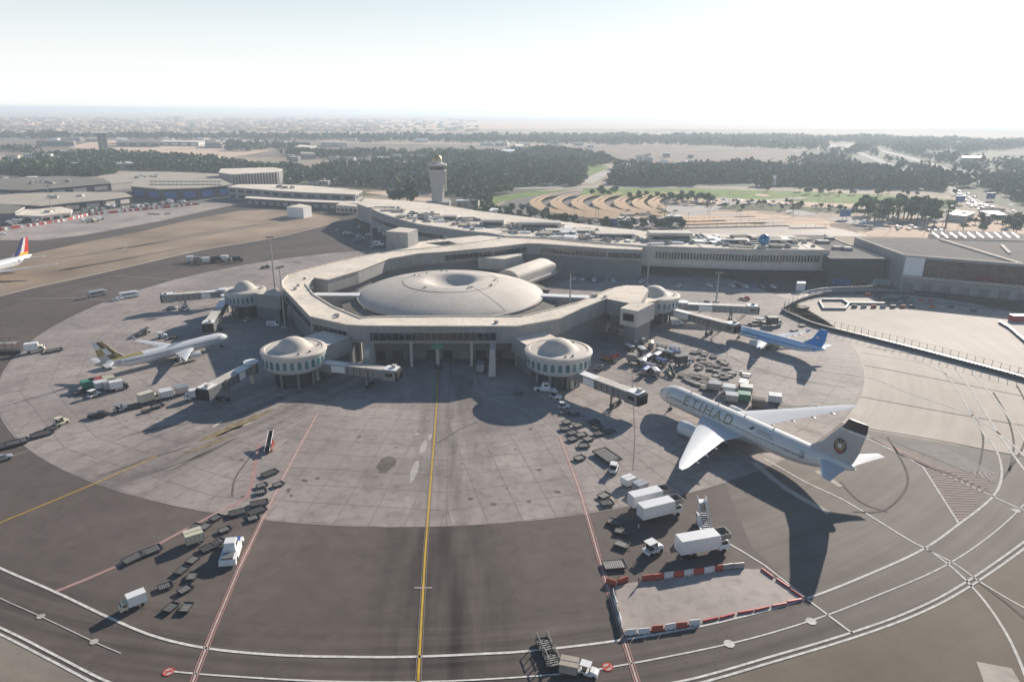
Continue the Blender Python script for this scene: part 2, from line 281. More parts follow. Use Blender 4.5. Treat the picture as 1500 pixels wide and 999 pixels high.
# round concrete apron: joint bed, then slabs
on_apron('joint_bed',MB().sheet(arc(RC,0,360,120)[:-1],.04),'joint')
def clip(poly,a,b,c):
    out=[]
    for i in range(len(poly)):
        p,q=poly[i],poly[(i+1)%len(poly)]; dp=a*p[0]+b*p[1]-c; dq=a*q[0]+b*q[1]-c
        if dp>=0: out.append(p)
        if (dp>=0)!=(dq>=0): t=dp/(dp-dq); out.append((p[0]+(q[0]-p[0])*t,p[1]+(q[1]-p[1])*t))
    return out
th0=math.atan2(-AX.y,-AX.x); SEC=rad(20); CS=7.6; GAP=.08; cells=[]
for k in range(18):
    bis=th0+(k+.5)*SEC; ca,sa=math.cos(bis),math.sin(bis); hw=SEC/2
    for i in range(int(48/CS),22):
        for j in range(-5,6):
            r0,s0=i*CS,j*CS
            q=[(r0+GAP,s0-CS/2+GAP),(r0+CS-GAP,s0-CS/2+GAP),(r0+CS-GAP,s0+CS/2-GAP),(r0+GAP,s0+CS/2-GAP)]
            q=clip(q,math.sin(hw),math.cos(hw),.1)
            if q: q=clip(q,math.sin(hw),-math.cos(hw),.1)
            for m_ in range(9):
                if not q: break
                t=-hw+2*hw*(m_+.5)/9; q=clip(q,-math.cos(t),-math.sin(t),-(RC-.15))
            if len(q)>=3:
                A=abs(sum(q[a][0]*q[(a+1)%len(q)][1]-q[(a+1)%len(q)][0]*q[a][1] for a in range(len(q))))/2
                if A<2: continue
                P=[(CC.x+x*ca-y*sa,CC.y+x*sa+y*ca) for x,y in q]; cells.append((sum(p[1] for p in P)/len(P),P))
def in_frame(P):
    x=sum(p[0] for p in P)/len(P); y=sum(p[1] for p in P)/len(P); d=y*cp+H*sp
    return abs(x/d)<.74 
cells.sort(key=lambda c:c[0]); near=[c for c in cells if in_frame(c[1])][:290]; ids={id(c) for c in near}
for y,P in near: MB().prism(P,.045,.06).build('slab','concrete_slab',apron)
rest=MB()
for c in cells:
    if id(c) not in ids: rest.prism(c[1],.045,.06)
rest.build('slab_field','concrete_slab',apron,kind='stuff')
on_apron('inner_pavement',MB().sheet(arc(48,0,360,40)[:-1],.07),'concrete_side')
# painted lines (all laid 2 cm above the slabs)
ZL=.085
streak_later=[]
def line(name,px,w,m,offs=(0,),sub=8,z=ZL,parent=apron):
    mb=MB(); P=smooth_path(gs(px),sub) if sub>1 else gs(px)
    for o in offs: mb.ribbon(P,w,z,off=o)
    return mb.build(name,m,parent)
line('edge_line',[(-60,802),(0,832),(83,868),(167,908),(233,934),(307,950),(400,959),(500,962),(600,962),(700,958),(780,953),(913,937),(1050,912),(1180,877),(1280,838),(1353,804),(1403,769),(1453,729),(1467,699),(1463,668),(1448,640)],.5,'paint_white')
line('centre_dash_line',[(-60,845),(0,876),(60,903),(138,940),(177,957)],.22,'paint_faded')
line('road_centre_line',[(247,983),(330,990),(480,998),(640,998),(800,989),(890,978),(1068,943),(1188,909),(1283,873),(1380,831),(1450,785),(1500,739),(1540,690)],.32,'paint_white')
line('taxi_edge_line',[(-120,870),(0,924),(75,962),(147,999),(200,1018)],.42,'paint_white',(-.5,.5))
line('taxi_edge_line',[(900,1018),(1013,999),(1130,966),(1247,931),(1340,897),(1413,859),(1500,799),(1560,750)],.45,'paint_white',(-.5,.55))
line('lead_in_line',[(641,545),(640,590),(633,680),(623,810),(612,1010)],.42,'paint_yellow',sub=2)
line('lead_in_border',[(641,545),(640,590),(633,680),(623,810),(612,1010)],.16,'joint',(-.42,.42),sub=2,z=ZL+.004)
line('stop_bar',[(607,861),(633,861)],.3,'paint_faded',sub=1,z=ZL+.008)
line('lead_in_line',[(-40,783),(0,766),(140,708),(230,668)],.35,'paint_yellow',sub=2)
def red_line(px,sub=2):
    o=line('stand_line',px,.34,'paint_pink',(0,),sub); line('stand_line',px,.17,'paint_red',(-.42,.42),sub); return o
red_line([(465,607),(420,690),(350,833),(280,1005)]); red_line([(820,640),(848,715),(887,850),(937,1010)])
red_line([(83,866),(170,830),(245,790),(330,745)]); line('stand_line',[(330,745),(362,728),(372,690),(380,650)],.3,'paint_red',(-.25,.25),2)
line('stand_line',[(380,650),(420,628),(465,607),(520,600),(560,588),(600,575)],.28,'paint_pink',(0,),2)
line('stand_line',[(600,575),(590,540),(570,545)],.3,'paint_faded',(0,),1); line('stand_line',[(695,540),(697,572),(730,590),(770,600),(820,640)],.35,'paint_faded',(0,),1)
line('stand_line',[(402,577),(465,590),(520,604)],.3,'paint_pink',(0,),1)
line('stand_line',[(341,541),(362,516),(400,512)],.4,'paint_faded',(0,),1)
line('guide_line',[(-20,680),(60,655),(150,630),(230,612),(330,604)],.22,'paint_faded',sub=4)
line('guide_line',[(925,530),(930,640),(927,690)],.25,'wear_dark',sub=1)
line('taxi_line',[(1120,672),(1180,706),(1240,735),(1330,790),(1360,806),(1400,836),(1440,878),(1475,930),(1500,985),(1510,1020)],.5,'paint_white')
line('taxi_line',[(1360,806),(1400,827),(1440,855),(1500,890),(1560,918)],.4,'paint_white')
line('taxi_line',[(1060,792),(1120,828),(1180,876),(1249,928)],.42,'paint_white',sub=2)
line('taxi_line',[(1250,633),(1330,671),(1400,702),(1460,730),(1500,748)],.5,'paint_white',sub=3)
line('taxi_line',[(1050,518),(1150,534),(1267,552),(1330,575),(1385,594),(1425,609),(1470,640),(1500,668),(1560,730)],.55,'paint_white')
line('taxi_line',[(1376,536),(1400,568),(1425,610),(1450,650)],.45,'paint_white')
line('taxi_line',[(1398,538),(1425,575),(1450,615),(1480,660),(1520,715)],.6,'paint_white')
line('taxi_line',[(1420,542),(1455,582),(1480,615),(1500,645),(1530,690)],.5,'paint_white')
line('taxi_line',[(1260,516),(1310,524),(1350,532),(1385,548),(1405,560)],.55,'paint_white')
line('taxi_line',[(0,434),(60,419),(130,404),(200,388),(300,365),(397,349.5),(470,332)],.7,'paint_white')
line('taxi_line',[(30,438),(110,437),(160,440)],.4,'paint_faded',sub=1); line('taxi_line',[(170,404),(250,410),(330,404)],.4,'paint_faded',sub=1)
line('taxi_line',[(120,353),(160,352),(185,358),(180,366),(160,372)],.5,'paint_faded'); line('tyre_track',[(1300,640),(1330,700),(1300,745),(1250,750)],.5,'wear_dark')
for px in ([(1266,535),(1380,557),(1497,580)],[(1260,581),(1380,603),(1520,627)],[(1254,625),(1380,646),(1450,660),(1520,672)],[(1040,500),(1080,528),(1150,552),(1240,568)],[(1270,508),(1400,530),(1520,552)]):
    line('pavement_joint',px,.4,'wear_dark',sub=4,z=.075)
for px in ([(1455,575),(1475,610),(1485,650),(1478,690)],[(1490,565),(1505,600),(1500,650),(1470,700)],[(1420,600),(1440,640),(1430,700)],[(1433,852),(1470,880),(1500,905)],[(1230,705),(1260,735),(1300,750)],[(700,618),(672,630),(640,650)],[(340,728),(345,700),(370,665)]):
    line('tyre_track',px,.5,'wear_dark',sub=6,z=.08)
for px,w in (([(20,388),(150,370),(300,342),(400,327),(470,318)],5),([(60,402),(200,376),(330,352)],3),([(120,372),(260,352),(380,330)],2.5),([(0,410),(140,388),(260,366)],2)): streak_later.append((px,w))
line('old_line',[(1105,678),(1150,715),(1215,752)],1.6,'wear_pale',sub=3,z=.078); line('old_line',[(1195,690),(1212,700),(1232,713)],1.5,'wear_pale',sub=2,z=.078)
# hatched no-parking triangles: pale bars on darker ground
def hatch(tri,n,m,label=None):
    A,B,C=[g(*p) for p in tri]; mb=MB()
    for i in range(n):
        t=(i+.5)/n; a=A.lerp(B,t); b=A.lerp(C,t); mb.ribbon([a,b],.42,ZL)
    return mb.build('hatching',m,apron,kind='stuff')
A_,B_,C_,D_=[g(*p) for p in ((1262,634),(1352,684),(1404,766),(1467,692))]
def hatch_quad(q,n,m,w=.45):
    a,b,c,d=[g(*p) for p in q]; mb=MB()
    for i in range(n):
        t=(i+.5)/n; mb.ribbon([a.lerp(b,t),d.lerp(c,t)],w,ZL)
    mb.build('hatching',m,apron,kind='stuff')
hatch_quad([(1354,686),(1403,763),(1412,761),(1464,694)],20,'paint_pink',.32); hatch_quad([(1272,640),(1350,681),(1455,722),(1300,650)],24,'paint_pink',.26)
on_apron('dark_hatch_ground',MB().sheet(gs([(1290,640),(1440,660),(1463,690),(1458,708)]),.07),'hatch_ground')
hatch_quad([(1316,650),(1452,706),(1462,694),(1380,654)],26,'paint_faded',.24)
line('hatch_border',[(1262,634),(1352,684),(1404,766)],.5,'paint_white',sub=1)
for u,v,m_ in ((1068,943,'paint_white'),(1188,910,'paint_white'),(138,940,'paint_faded'),(60,903,'paint_faded'),(1488,748,'paint_white'),(247,984,'paint_signal'),(890,977,'paint_signal'),(611,636,'paint_faded')):
    c=g(u,v); r=.95 if m_!='paint_faded' else .7
    mk=MB(); mk.sheet([(c.x+r*math.cos(t*math.pi/4+.4),c.y+r*math.sin(t*math.pi/4+.4)) for t in range(8)],ZL+.012)
    o=mk.build('position_marking',m_,apron)
    if m_=='paint_signal':
        inner=MB().sheet([(c.x+r*.78*math.cos(t*math.pi/4+.4),c.y+r*.78*math.sin(t*math.pi/4+.4)) for t in range(8)],ZL+.018); inner.ribbon([(c.x-.6,c.y-.7),(c.x+.6,c.y+.7)],.3,ZL+.024,1); inner.ribbon([(c.x-.6,c.y),(c.x+.6,c.y)],.22,ZL+.03,1)
        inner.build('marking_face',['paint_faded','paint_signal'],o)
on_apron('pale_panel',MB().sheet(gs([(1430,969),(1482,979),(1500,1010),(1446,1014)]),ZL),'wear_pale')
for u,v,a,b in ((620,655,1.1,5),(630,640,.6,2.5),(607,690,1,6),(565,680,3,5)):
    c=g(u,v); on_apron('scrub_mark',MB().sheet([(c.x+a*math.cos(t)*R.uniform(.6,1),c.y+b*math.sin(t)*R.uniform(.7,1)) for t in [i*.5 for i in range(12)]],.078),'paint_faded' if u!=565 else 'wear_dark')
for k in range(26):
    u,v=R.choice([(R.uniform(330,600),R.uniform(620,740)),(R.uniform(150,420),R.uniform(600,690)),(R.uniform(660,820),R.uniform(600,740))]); c=g(u,v); a=R.uniform(.4,1.4); b=R.uniform(.3,1.0); ph=R.uniform(0,3)
    pts=[]
    for i in range(10):
        t=i*.628; x=a*math.cos(t)*R.uniform(.6,1); y=b*math.sin(t)*R.uniform(.6,1); pts.append((c.x+x*math.cos(ph)-y*math.sin(ph),c.y+x*math.sin(ph)+y*math.cos(ph)))
    on_apron('oil_stain',MB().sheet(pts,.079),'wear_dark')
def streak(px,w,m):
    P=smooth_path(gs(px),6); mb=MB(); n=len(P); A=[];B=[]
    for i,p in enumerate(P):
        d=(P[min(i+1,n-1)]-P[max(i-1,0)]).normalized(); q=Vector((-d.y,d.x)); k=math.sin(math.pi*(i+.3)/(n-.4))*w*R.uniform(.55,1)
        A.append((p+q*k)); B.append(p-q*k*R.uniform(.6,1))
    mb.add([(p.x,p.y,.077) for p in A]+[(p.x,p.y,.077) for p in B],[(i+n,i+n+1,i+1,i) for i in range(n-1)]); mb.build('stain',m,apron)
streak([(288,648),(320,636),(360,618),(404,598)],2.6,'rust_stain'); streak([(262,668),(300,654),(350,634)],1.3,'rust_stain'); streak([(316,640),(345,628),(372,618)],.9,'wear_pale'); streak([(311,627),(318,622),(326,616)],.9,'wear_pale')
for px,w in streak_later: streak(px,w,'taxi_wear')
for px,w in (([(250,690),(300,665),(350,640)],1.2),([(180,640),(230,628),(280,620)],.8),([(140,700),(220,672),(290,650)],.9),([(200,700),(260,680),(310,660)],.5)): streak(px,w,'wear_dark')
# ------------------------------------------------------------------ satellite terminal
sat=thing('satellite_terminal','pale ring-shaped satellite building round the big shallow dome','terminal',CC)
def in_(o,parent): 
    o.parent=parent; o.matrix_parent_inverse=parent.matrix_basis.inverted(); return o
def wpart(mb,name,m,parent,smooth=False,label=None,kind=None):
    "a part given in world coordinates, kept in place under its thing"
    loc=parent.location; rz=parent.rotation_euler[2]
    if parent.parent: loc=parent.parent.location+parent.location
    mb.v=[(x-loc[0],y-loc[1],z-loc[2]) for x,y,z in mb.v]
    return mb.build(name,m,parent,smooth,kind,label)
ZT,ZB=15.0,9.2
pairs=[((888,437.5),(895,424)),((850,452.5),(850,443)),((819,467),(807,454.5)),((757,478),(765,464)),((640,478),(640,464)),((535,477.5),(545,465)),((509,476),(528,467)),((456,464),(487,450)),((416,422),(458,432)),((413,414),(447,417)),((422,404),(459,407)),((455,394),(480,410)),((503,382),(525,397)),((542,373.5),(567,380)),((567,369),(612,372)),((619,365),(650,369.4)),((700,355),(723,362.7)),((745,348.5),(772,357)),((800,350.5),(790,357.3)),((874,358),(890,364.5)),((941,362.5),(941,366.5))]
O_=[g(*a,ZT) for a,b in pairs]; I_=[g(*b,ZT) for a,b in pairs]; n_=len(pairs)
ring=MB(); vs=[]
for o,i in zip(O_,I_):
    vs+= [(o.x,o.y,ZB),(o.x,o.y,ZT),(i.x,i.y,ZT),(i.x,i.y,ZB)]
fs=[];ms=[]
for k in range(n_-1):
    a,b=4*k,4*k+4
    for q in range(4): fs.append((a+q,b+q,b+(q+1)%4,a+(q+1)%4)); ms.append(1 if q==1 else 0)
fs+=[(0,1,2,3),(4*n_-1,4*n_-2,4*n_-3,4*n_-4)]; ms+=[0,0]
ring.v=vs; ring.f=fs; ring.m=ms; wpart(ring,'concourse_ring',['render_grey','roof_pale'],sat)  # fascia grey is darkened to stand for shade on the ring's sides
# raised rim along both roof edges
rim=MB(); 
def edge_rim(mb,P,w=.5,h=.35,z=ZT,side=1):
    for a,b in zip(P[:-1],P[1:]):
        d=(b-a); d.z=0; L_=d.length; d.normalize(); q=Vector((-d.y,d.x,0))*side; c=(a+b)/2+q*(w/2); mb.box(c.x,c.y,z+.003,L_,w,h,math.atan2(d.y,d.x))
edge_rim(rim,O_,side=1); wpart(rim,'roof_rim','roof_pale',sat)
rim=MB(); edge_rim(rim,I_,side=-1); wpart(rim,'roof_rim','roof_pale',sat)
def window_band(P,z0,z1,side,parent,t0=0,t1=1,step=2.2):
    gl=MB(); mu=MB()
    for a,b in zip(P[:-1],P[1:]):
        d=(b-a); d.z=0; L_=d.length; d.normalize(); q=Vector((-d.y,d.x,0))*side
        A=a+d*L_*t0; B=a+d*L_*t1; l=(B-A).length; c=(A+B)/2+q*.06; ang=math.atan2(d.y,d.x)
        gl.box(c.x,c.y,z0,l-.3,.14,z1-z0,ang)
        for k in range(int(l/step)+1):
            p=A+d*(k*step)+q*.12; mu.box(p.x,p.y,z0,.14,.24,z1-z0,ang)
    o=wpart(gl,'window_band','glass_dark',parent); 
    loc=parent.location; mu.v=[(x-loc[0],y-loc[1],z-loc[2]) for x,y,z in mu.v]; mu.build('mullion','metal_grey',o,kind='stuff'); return o
window_band([g(727,478,ZT),g(541,478,ZT)],10.0,12.6,1,sat)
window_band(O_[6:8],10.0,12.4,-1 if False else 1,sat,.03,.97); window_band(O_[7:9],10.0,12.4,1,sat,.05,.95)
window_band(I_[15:18],10.4,13.0,-1,sat,.02,.98); window_band(I_[18:21],10.4,13.0,-1,sat,.02,.98)
lip=MB(); edge_rim(lip,O_[3:7],w=.8,h=.5,z=ZB-.2,side=-1) ; wpart(lip,'sill_ledge','render_pale',sat)
low=MB()   # recessed ground storey under the ring, coloured dark for the shade there
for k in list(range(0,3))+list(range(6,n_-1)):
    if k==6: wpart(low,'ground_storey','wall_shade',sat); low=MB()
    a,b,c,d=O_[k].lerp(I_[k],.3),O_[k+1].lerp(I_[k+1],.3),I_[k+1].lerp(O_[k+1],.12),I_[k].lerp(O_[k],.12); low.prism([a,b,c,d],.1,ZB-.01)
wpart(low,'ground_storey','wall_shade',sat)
bw=MB(); A,B=I_[3],I_[5]; bw.prism([A,B,B+Vector((0,-2.2,0)),A+Vector((0,-2.2,0))],.1,ZB-.01); wpart(bw,'rear_wall','wall_shade',sat)  # rear wall coloured dark to stand for shade in the front recess
for k in range(9):
    p=A.lerp(B,(k+.5)/9)+Vector((0,-2.3,0)); wpart(MB().box(p.x,p.y,.2,3.4,.2,3.2),'service_door','cladding_dark' if k%3 else 'metal_grey',sat)
for k in (3,4,5,6):
    for t in (.12,.85):
        p=O_[k].lerp(I_[k],t); wpart(MB().box(p.x,p.y,.08,1.1,1.1,ZB-.09),'column','render_pale',sat)
for u in (600,690):
    p=g(u,478,ZT)+Vector((0,1.5,0)); wpart(MB().box(p.x,p.y,.08,.9,.9,ZB-.09),'column','render_pale',sat)
for u,w in ((541,1.2),(722,1.2)):
    a=g(u,478,ZT); a.y-=.3; wpart(MB().prism([(a.x-w,a.y-8),(a.x+w,a.y-8),(a.x+w,a.y+3),(a.x-w,a.y+3)],.08,ZB-.25,inset=.75),'stair_pier','render_pale',sat)
# roof field joining ring and terminal, with a light well
def roofslab(px,z0=ZB+.3,z1=ZT-.02,name='roof_field',m=['render_grey','roof_pale'],parent=sat):
    return wpart(MB().prism(gs(px,z1),z0,z1,0,1),name,m,parent)
roofslab([(560,370.5),(600,358.5),(614,354.5),(622,356),(655,361.5),(640,363.5)],z1=ZT+.03); roofslab([(614,354.5),(640,351),(704,345),(738,348),(748,351),(700,357.5),(679,360.5),(658,353.2),(622,356)],z1=ZT+.05); roofslab([(655,361.5),(679,360.5),(700,357.5),(690,361.5),(640,367)],z1=ZT+.04)
box1=MB().prism([g(u,v,23) for u,v in ((565,339),(597,341),(612,336),(585,333))],.1,23,0,1); wpart(box1,'stair_tower',['render_grey','roof_pale'],sat)
p=g(582,341,22); wpart(MB().box(p.x,p.y-.3,12,4,1.5,7),'tower_window','glass_dark',sat)
for k in range(14):
    u,v=R.choice([(R.uniform(425,470),R.uniform(408,440)),(R.uniform(640,735),R.uniform(348,353)),(R.uniform(560,740),R.uniform(469,474)),(R.uniform(480,500),R.uniform(459,466)),(R.uniform(860,890),R.uniform(432,438))]); p=g(u,v,ZT)
    wpart(MB().box(p.x,p.y,ZT+.06,R.uniform(.6,1.4),R.uniform(.6,1.4),R.uniform(.5,1.1),R.uniform(0,3)),'roof_vent','metal_grey' if k%2 else 'render_pale',sat)
# great dome
dome=thing('great_dome','huge shallow beige dome with a round crater at its top','dome',CC)
prof=[(38.6,9.6),(38.6,10.5),(38.0,10.9),(36.5,11.6),(33,12.8),(28,14.1),(23,15.1),(19,15.75),(16,16.1),(14,16.15),(12.2,16.1),(10.8,15.7),(9.4,14.9),(7.8,13.9),(5.5,13.0),(3,12.5),(0.01,12.3)]
MB().lathe(prof,96).build('shell','dome_shell',dome,smooth=True)
MB().lathe([(39.3,9.5),(39.4,10.3),(38.4,10.5),(38.3,9.5)],96).build('rim','render_pale',dome,smooth=True)
MB().lathe([(36.5,.1),(36.5,9.7)],64).build('drum','cladding_dark',dome)
for k in range(5):
    a=rad(-52+k*72); mb=MB(); P=[]
    for r,z in prof[2:11]: P.append((r*math.cos(a),r*math.sin(a),z+.02))
    for p,q in zip(P[:-1],P[1:]): mb.tube(p,q,.07,n=4,cap=False)
    mb.build('seam','roof_tan',dome)
MB().lathe([(20.2,15.52),(20.2,15.68),(19.9,15.7),(19.9,15.6)],96).build('seam','roof_tan',dome)
for k in range(10):
    a=R.uniform(0,6.28); r=R.uniform(15,20); MB().box(r*math.cos(a),r*math.sin(a),15.5,.7,.7,.9,a).build('dome_vent','metal_grey',dome)
for a0,a1 in ((170,246),(287,352),(18,88)):
    sk=MB(); n=int((a1-a0)*.8); 
    for k in range(n):
        t0=rad(a0+(a1-a0)*k/n); t1=rad(a0+(a1-a0)*(k+.93)/n); P=[(39.6*math.cos(t0),39.6*math.sin(t0)),(45.5*math.cos(t0),45.5*math.sin(t0)),(45.5*math.cos(t1),45.5*math.sin(t1)),(39.6*math.cos(t1),39.6*math.sin(t1))]
        o=len(sk.v); sk.add([(P[0][0],P[0][1],9.3),(P[1][0],P[1][1],8.3),(P[2][0],P[2][1],8.3),(P[3][0],P[3][1],9.3)]+[(x,y,8.0) for x,y in P],[(0,1,2,3),(7,6,5,4),(1,5,6,2),(0,4,5,1),(2,6,7,3)])
    so_=sk.build('skirt_roof','roof_skirt',dome)
    MB().lathe([(44.6,.1),(44.6,8.2)],40,a0=rad(a0),a1=rad(a1)).build('skirt_wall','render_grey',dome)
for (a,b) in (((456,433),(530,433.5)),((790,434),(864,437))):
    A=g(*a,10.6);B=g(*b,10.6); t=thing('link_bridge','enclosed white-edged bridge on the '+('left' if a[0]<600 else 'right')+' between dome and concourse ring','bridge',(A.x,A.y,0))
    wpart(MB().prism([A,B,B+Vector((0,4,0)),A+Vector((0,4,0))],5.2,10.4),'corridor','render_grey',t); wpart(MB().prism([A+Vector((0,-.3,0)),B+Vector((0,-.3,0)),B+Vector((0,4.3,0)),A+Vector((0,4.3,0))],10.4,10.8),'roof','white_panel',t)
    for k in (.25,.75): p=A.lerp(B,k); wpart(MB().box(p.x,p.y+2,.1,.8,.8,5.1),'column','render_pale',t)
A,B=g(744,403,9),g(800,384,9); d=(B-A).normalized(); q=Vector((-d.y,d.x,0)); t=thing('vaulted_walkway','beige barrel-vaulted walkway leading back from the dome','walkway',(A.x,A.y,0))
rings=[]
for s in (0,.93,1):
    c=A.lerp(B,s); hh=1 if s<.95 else .55; rings.append([(c.x+q.x*6*math.cos(a)*-1,c.y+q.y*6*math.cos(a)*-1,8+hh*3.4*math.sin(a)) for a in [math.pi*i/12 for i in range(13)]]+[(c.x+q.x*6,c.y+q.y*6,5),(c.x-q.x*6,c.y-q.y*6,5)])
wpart(MB().loft(rings),'vault','dome_shell',t,True); wpart(MB().prism([A+q*7,B+q*7,B-q*7,A-q*7],3.8,5),'deck','render_pale',t)
for s in (.2,.6,.95): p=A.lerp(B,s); wpart(MB().box(p.x,p.y,.1,1.2,1.2,3.7),'column','render_grey',t)
t=thing('flat_annexe','low white flat-roofed annexe wedged behind the big dome','annexe',g(735,376,11)); wpart(MB().prism(gs([(700,377),(766,370),(763,374),(739,379.5)],11),5,11,0,1),'wall',['render_pale','roof_pale'],t); wpart(MB().prism(gs([(703,378),(762,372),(739,381)],11),.1,5),'ground_storey','cladding_dark',t)
# gate pavilions with small domes
win=MB(); a_=[(-.62,0),(.62,0),(.62,1.9),(.45,2.35),(0,2.6),(-.45,2.35),(-.62,1.9)]
win.add([(0,x,z) for x,z in a_]+[(.16,x,z) for x,z in a_],[tuple(range(7,14))]+[(i,(i+1)%7,(i+1)%7+7,i+7) for i in range(7)]); WIN=win.mesh('window','glass_teal')
fr=MB(); b_=[(-.8,-.15),(.8,-.15),(.8,2.0),(.58,2.55),(0,2.85),(-.58,2.55),(-.8,2.0)]
fr.add([(.02,x,z) for x,z in b_]+[(.1,x,z) for x,z in b_],[tuple(range(7,14))]+[(i,(i+1)%7,(i+1)%7+7,i+7) for i in range(7)]); FRM=fr.mesh('frame','render_pale')
def pavilion(u,v,r,label,zr=11.2,conn=None,cw=6.5,zc=11.3):
    c=g(u,v,zr); t=thing('gate_pavilion',label,'pavilion',(c.x,c.y,0),0,'round gate pavilions round the satellite')
    s=r/10.5
    MB().lathe([(r*.70,5.2),(r*.82,5.45),(r*.90,6.2),(r*.945,7.2),(r*.955,10.2),(r*.985,10.9)],64).build('wall','pavilion_wall',t,smooth=True)  # bluish wall colour stands in for shade on the drum
    MB().lathe([(r*.985,10.75),(r,11.0),(r*.99,11.45),(r*.93,11.75),(r*.86,11.8),(r*.84,11.6),(r*.62,11.75)],64).build('roof','dome_shell',t,smooth=True)
    MB().lathe([(r*.64,11.68),(r*.58,11.8),(r*.52,12.15),(r*.46,12.8),(r*.40,13.5),(r*.32,14.2),(r*.22,14.75),(r*.11,15.1),(.01,15.2)],48).build('dome','dome_shell',t,smooth=True)
    MB().lathe([(.01,5.21),(r*.70,5.21)],48).build('soffit','wall_shade',t); MB().lathe([(r*.6,.1),(r*.6,5.25)],24).build('core','cladding_dark',t)  # soffit and core coloured dark as painted shade under the pavilion
    n=28
    for k in range(n):
        a=2*math.pi*k/n; rr=r*.945; w=link('window',WIN,t,loc=(rr*math.cos(a),rr*math.sin(a),7.35),rz=a); w.scale=(1,s,1)
        f=link('frame',FRM,w); 
    for k in range(8):
        a=2*math.pi*(k+.5)/8; MB().tube((r*.66*math.cos(a),r*.66*math.sin(a),.1),(r*.66*math.cos(a),r*.66*math.sin(a),5.3),.42,n=8).build('column','wall_shade',t)  # columns toned down to match the painted shade around them
    for k in range(3):
        a=R.uniform(0,6.28); MB().box(r*.75*math.cos(a),r*.75*math.sin(a),11.6,.6,.6,.6,a).build('roof_vent','metal_grey',t)
    if conn:
        b=g(*conn,ZT); b.z=0; d=(b-Vector((c.x,c.y,0))); L_=d.length; d.normalize(); a=math.atan2(d.y,d.x); m=Vector((c.x,c.y,0))+d*(r*.8+(L_-r*.8)/2)
        k=MB().box(m.x,m.y,5.6,L_-r*.8+1.5,cw*2,zc-5.7,a); f=k.f[1]; k.m[1]=1; wpart(k,'connector',['render_grey','roof_pale'],t)
        k=MB().box(m.x,m.y,.1,(L_-r*.8)*.9,cw*1.5,5.4,a); wpart(k,'connector_base','wall_shade',t)
    return c
PA=pavilion(430,511,10.4,'gate pavilion with small dome at front left of the ring',conn=(490,474)); PB=pavilion(818,513,11,'gate pavilion with small dome at front right of the ring',conn=(775,474))
PC=pavilion(358.5,425,8.6,'small-domed gate pavilion left of the ring, behind the narrow-body jet',conn=(413,418),cw=3.2); PD=pavilion(959,432,10.6,'gate pavilion with small dome at far right beside the parked blue jet',conn=(905,432),cw=8,zc=12)
t=thing('upper_deck_room','pale cantilevered box room with a wide window beside the far right pavilion','room',g(934,456,15)); P=gs([(909,451),(922,444.5),(959.5,443.7),(934,456)],15); wpart(MB().prism(P,8.6,15,0,1),'wall',['render_pale','roof_pale'],t); wpart(MB().prism([P[0].lerp(P[2],.12),P[1].lerp(P[3],.1),P[2].lerp(P[0],.1),P[3].lerp(P[1],.12)],.1,8.6),'ground_storey','wall_shade',t)
a,b=P[0],P[3]; c=a.lerp(b,.5); d=(b-a).normalized(); wpart(MB().box(c.x,c.y,10.6,(b-a).length*.62,.3,2.8,math.atan2(d.y,d.x)),'window','glass_dark',t)
t=thing('roof_deck','six-sided pale roof deck at the right-hand end of the ring','roof deck',g(915,430,15)); wpart(MB().prism(gs([(889,437.8),(894,424.2),(900,421),(917,418),(942,418.5),(950,424),(938,443.9),(922,444.2)],14.9),8.8,14.9,0,1),'deck',['render_grey','roof_pale'],t); wpart(MB().prism(gs([(896,436),(905,423),(938,421),(930,440)],14.9),.1,8.8),'ground_storey','wall_shade',t)
# ------------------------------------------------------------------ main terminal
front=[(523,300),(542,306.7),(557,313.4),(583,322),(612,330),(650,335.3),(682,340),(720,343.5),(740,347.6),(807,350),(874,357),(941,362)]
back=[(941,338),(900,334),(850,328),(780,319),(700,309),(640,299),(590,294),(535,291)]
ter=thing('arc_terminal','long curved terminal block with cluttered pale roof behind the satellite','terminal',g(700,330,0))
FR=gs(front,ZT); wpart(MB().prism(gs(front+back,ZT),5.6,ZT,0,1),'upper_storey',['render_grey','roof_pale'],ter); rim=MB(); edge_rim(rim,FR,h=.8,w=.5); wpart(rim,'parapet','render_pale',ter)
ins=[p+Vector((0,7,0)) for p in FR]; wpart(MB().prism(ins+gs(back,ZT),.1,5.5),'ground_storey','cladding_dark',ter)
window_band(FR[1:6],8.2,10.6,1 if False else -1,ter,.02,.98,3)
led=MB(); edge_rim(led,FR,h=.5,w=2.2,z=5.2,side=-1); wpart(led,'canopy','render_pale',ter)
ter2=thing('arcade_terminal','long terminal wing with a row of narrow slot windows','terminal',g(1080,368,0))
f2=[(941,362.3),(1020,365),(1100,367.8),(1216,368.6)]; b2=[(1165,345.5),(1100,343.5),(1000,341),(941,339)]
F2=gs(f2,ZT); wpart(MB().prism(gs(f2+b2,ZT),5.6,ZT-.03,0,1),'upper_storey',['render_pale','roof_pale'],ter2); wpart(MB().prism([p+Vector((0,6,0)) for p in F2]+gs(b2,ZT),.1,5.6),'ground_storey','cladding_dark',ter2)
rim=MB(); edge_rim(rim,F2,h=.9,w=.6); wpart(rim,'parapet','render_pale',ter2)
led=MB(); edge_rim(led,gs([(941,362.3),(1020,365),(1100,367.8),(1230,369)],ZT),h=.6,w=2.5,z=5.5,side=-1); wpart(led,'canopy','render_pale',ter2)
def along(P,t):
    L_=[(b-a).length for a,b in zip(P[:-1],P[1:])]; s=t*sum(L_)
    for (a,b),l in zip(zip(P[:-1],P[1:]),L_):
        if s<=l: return a.lerp(b,s/l),(b-a).normalized()
        s-=l
    return P[-1],(P[-1]-P[-2]).normalized()
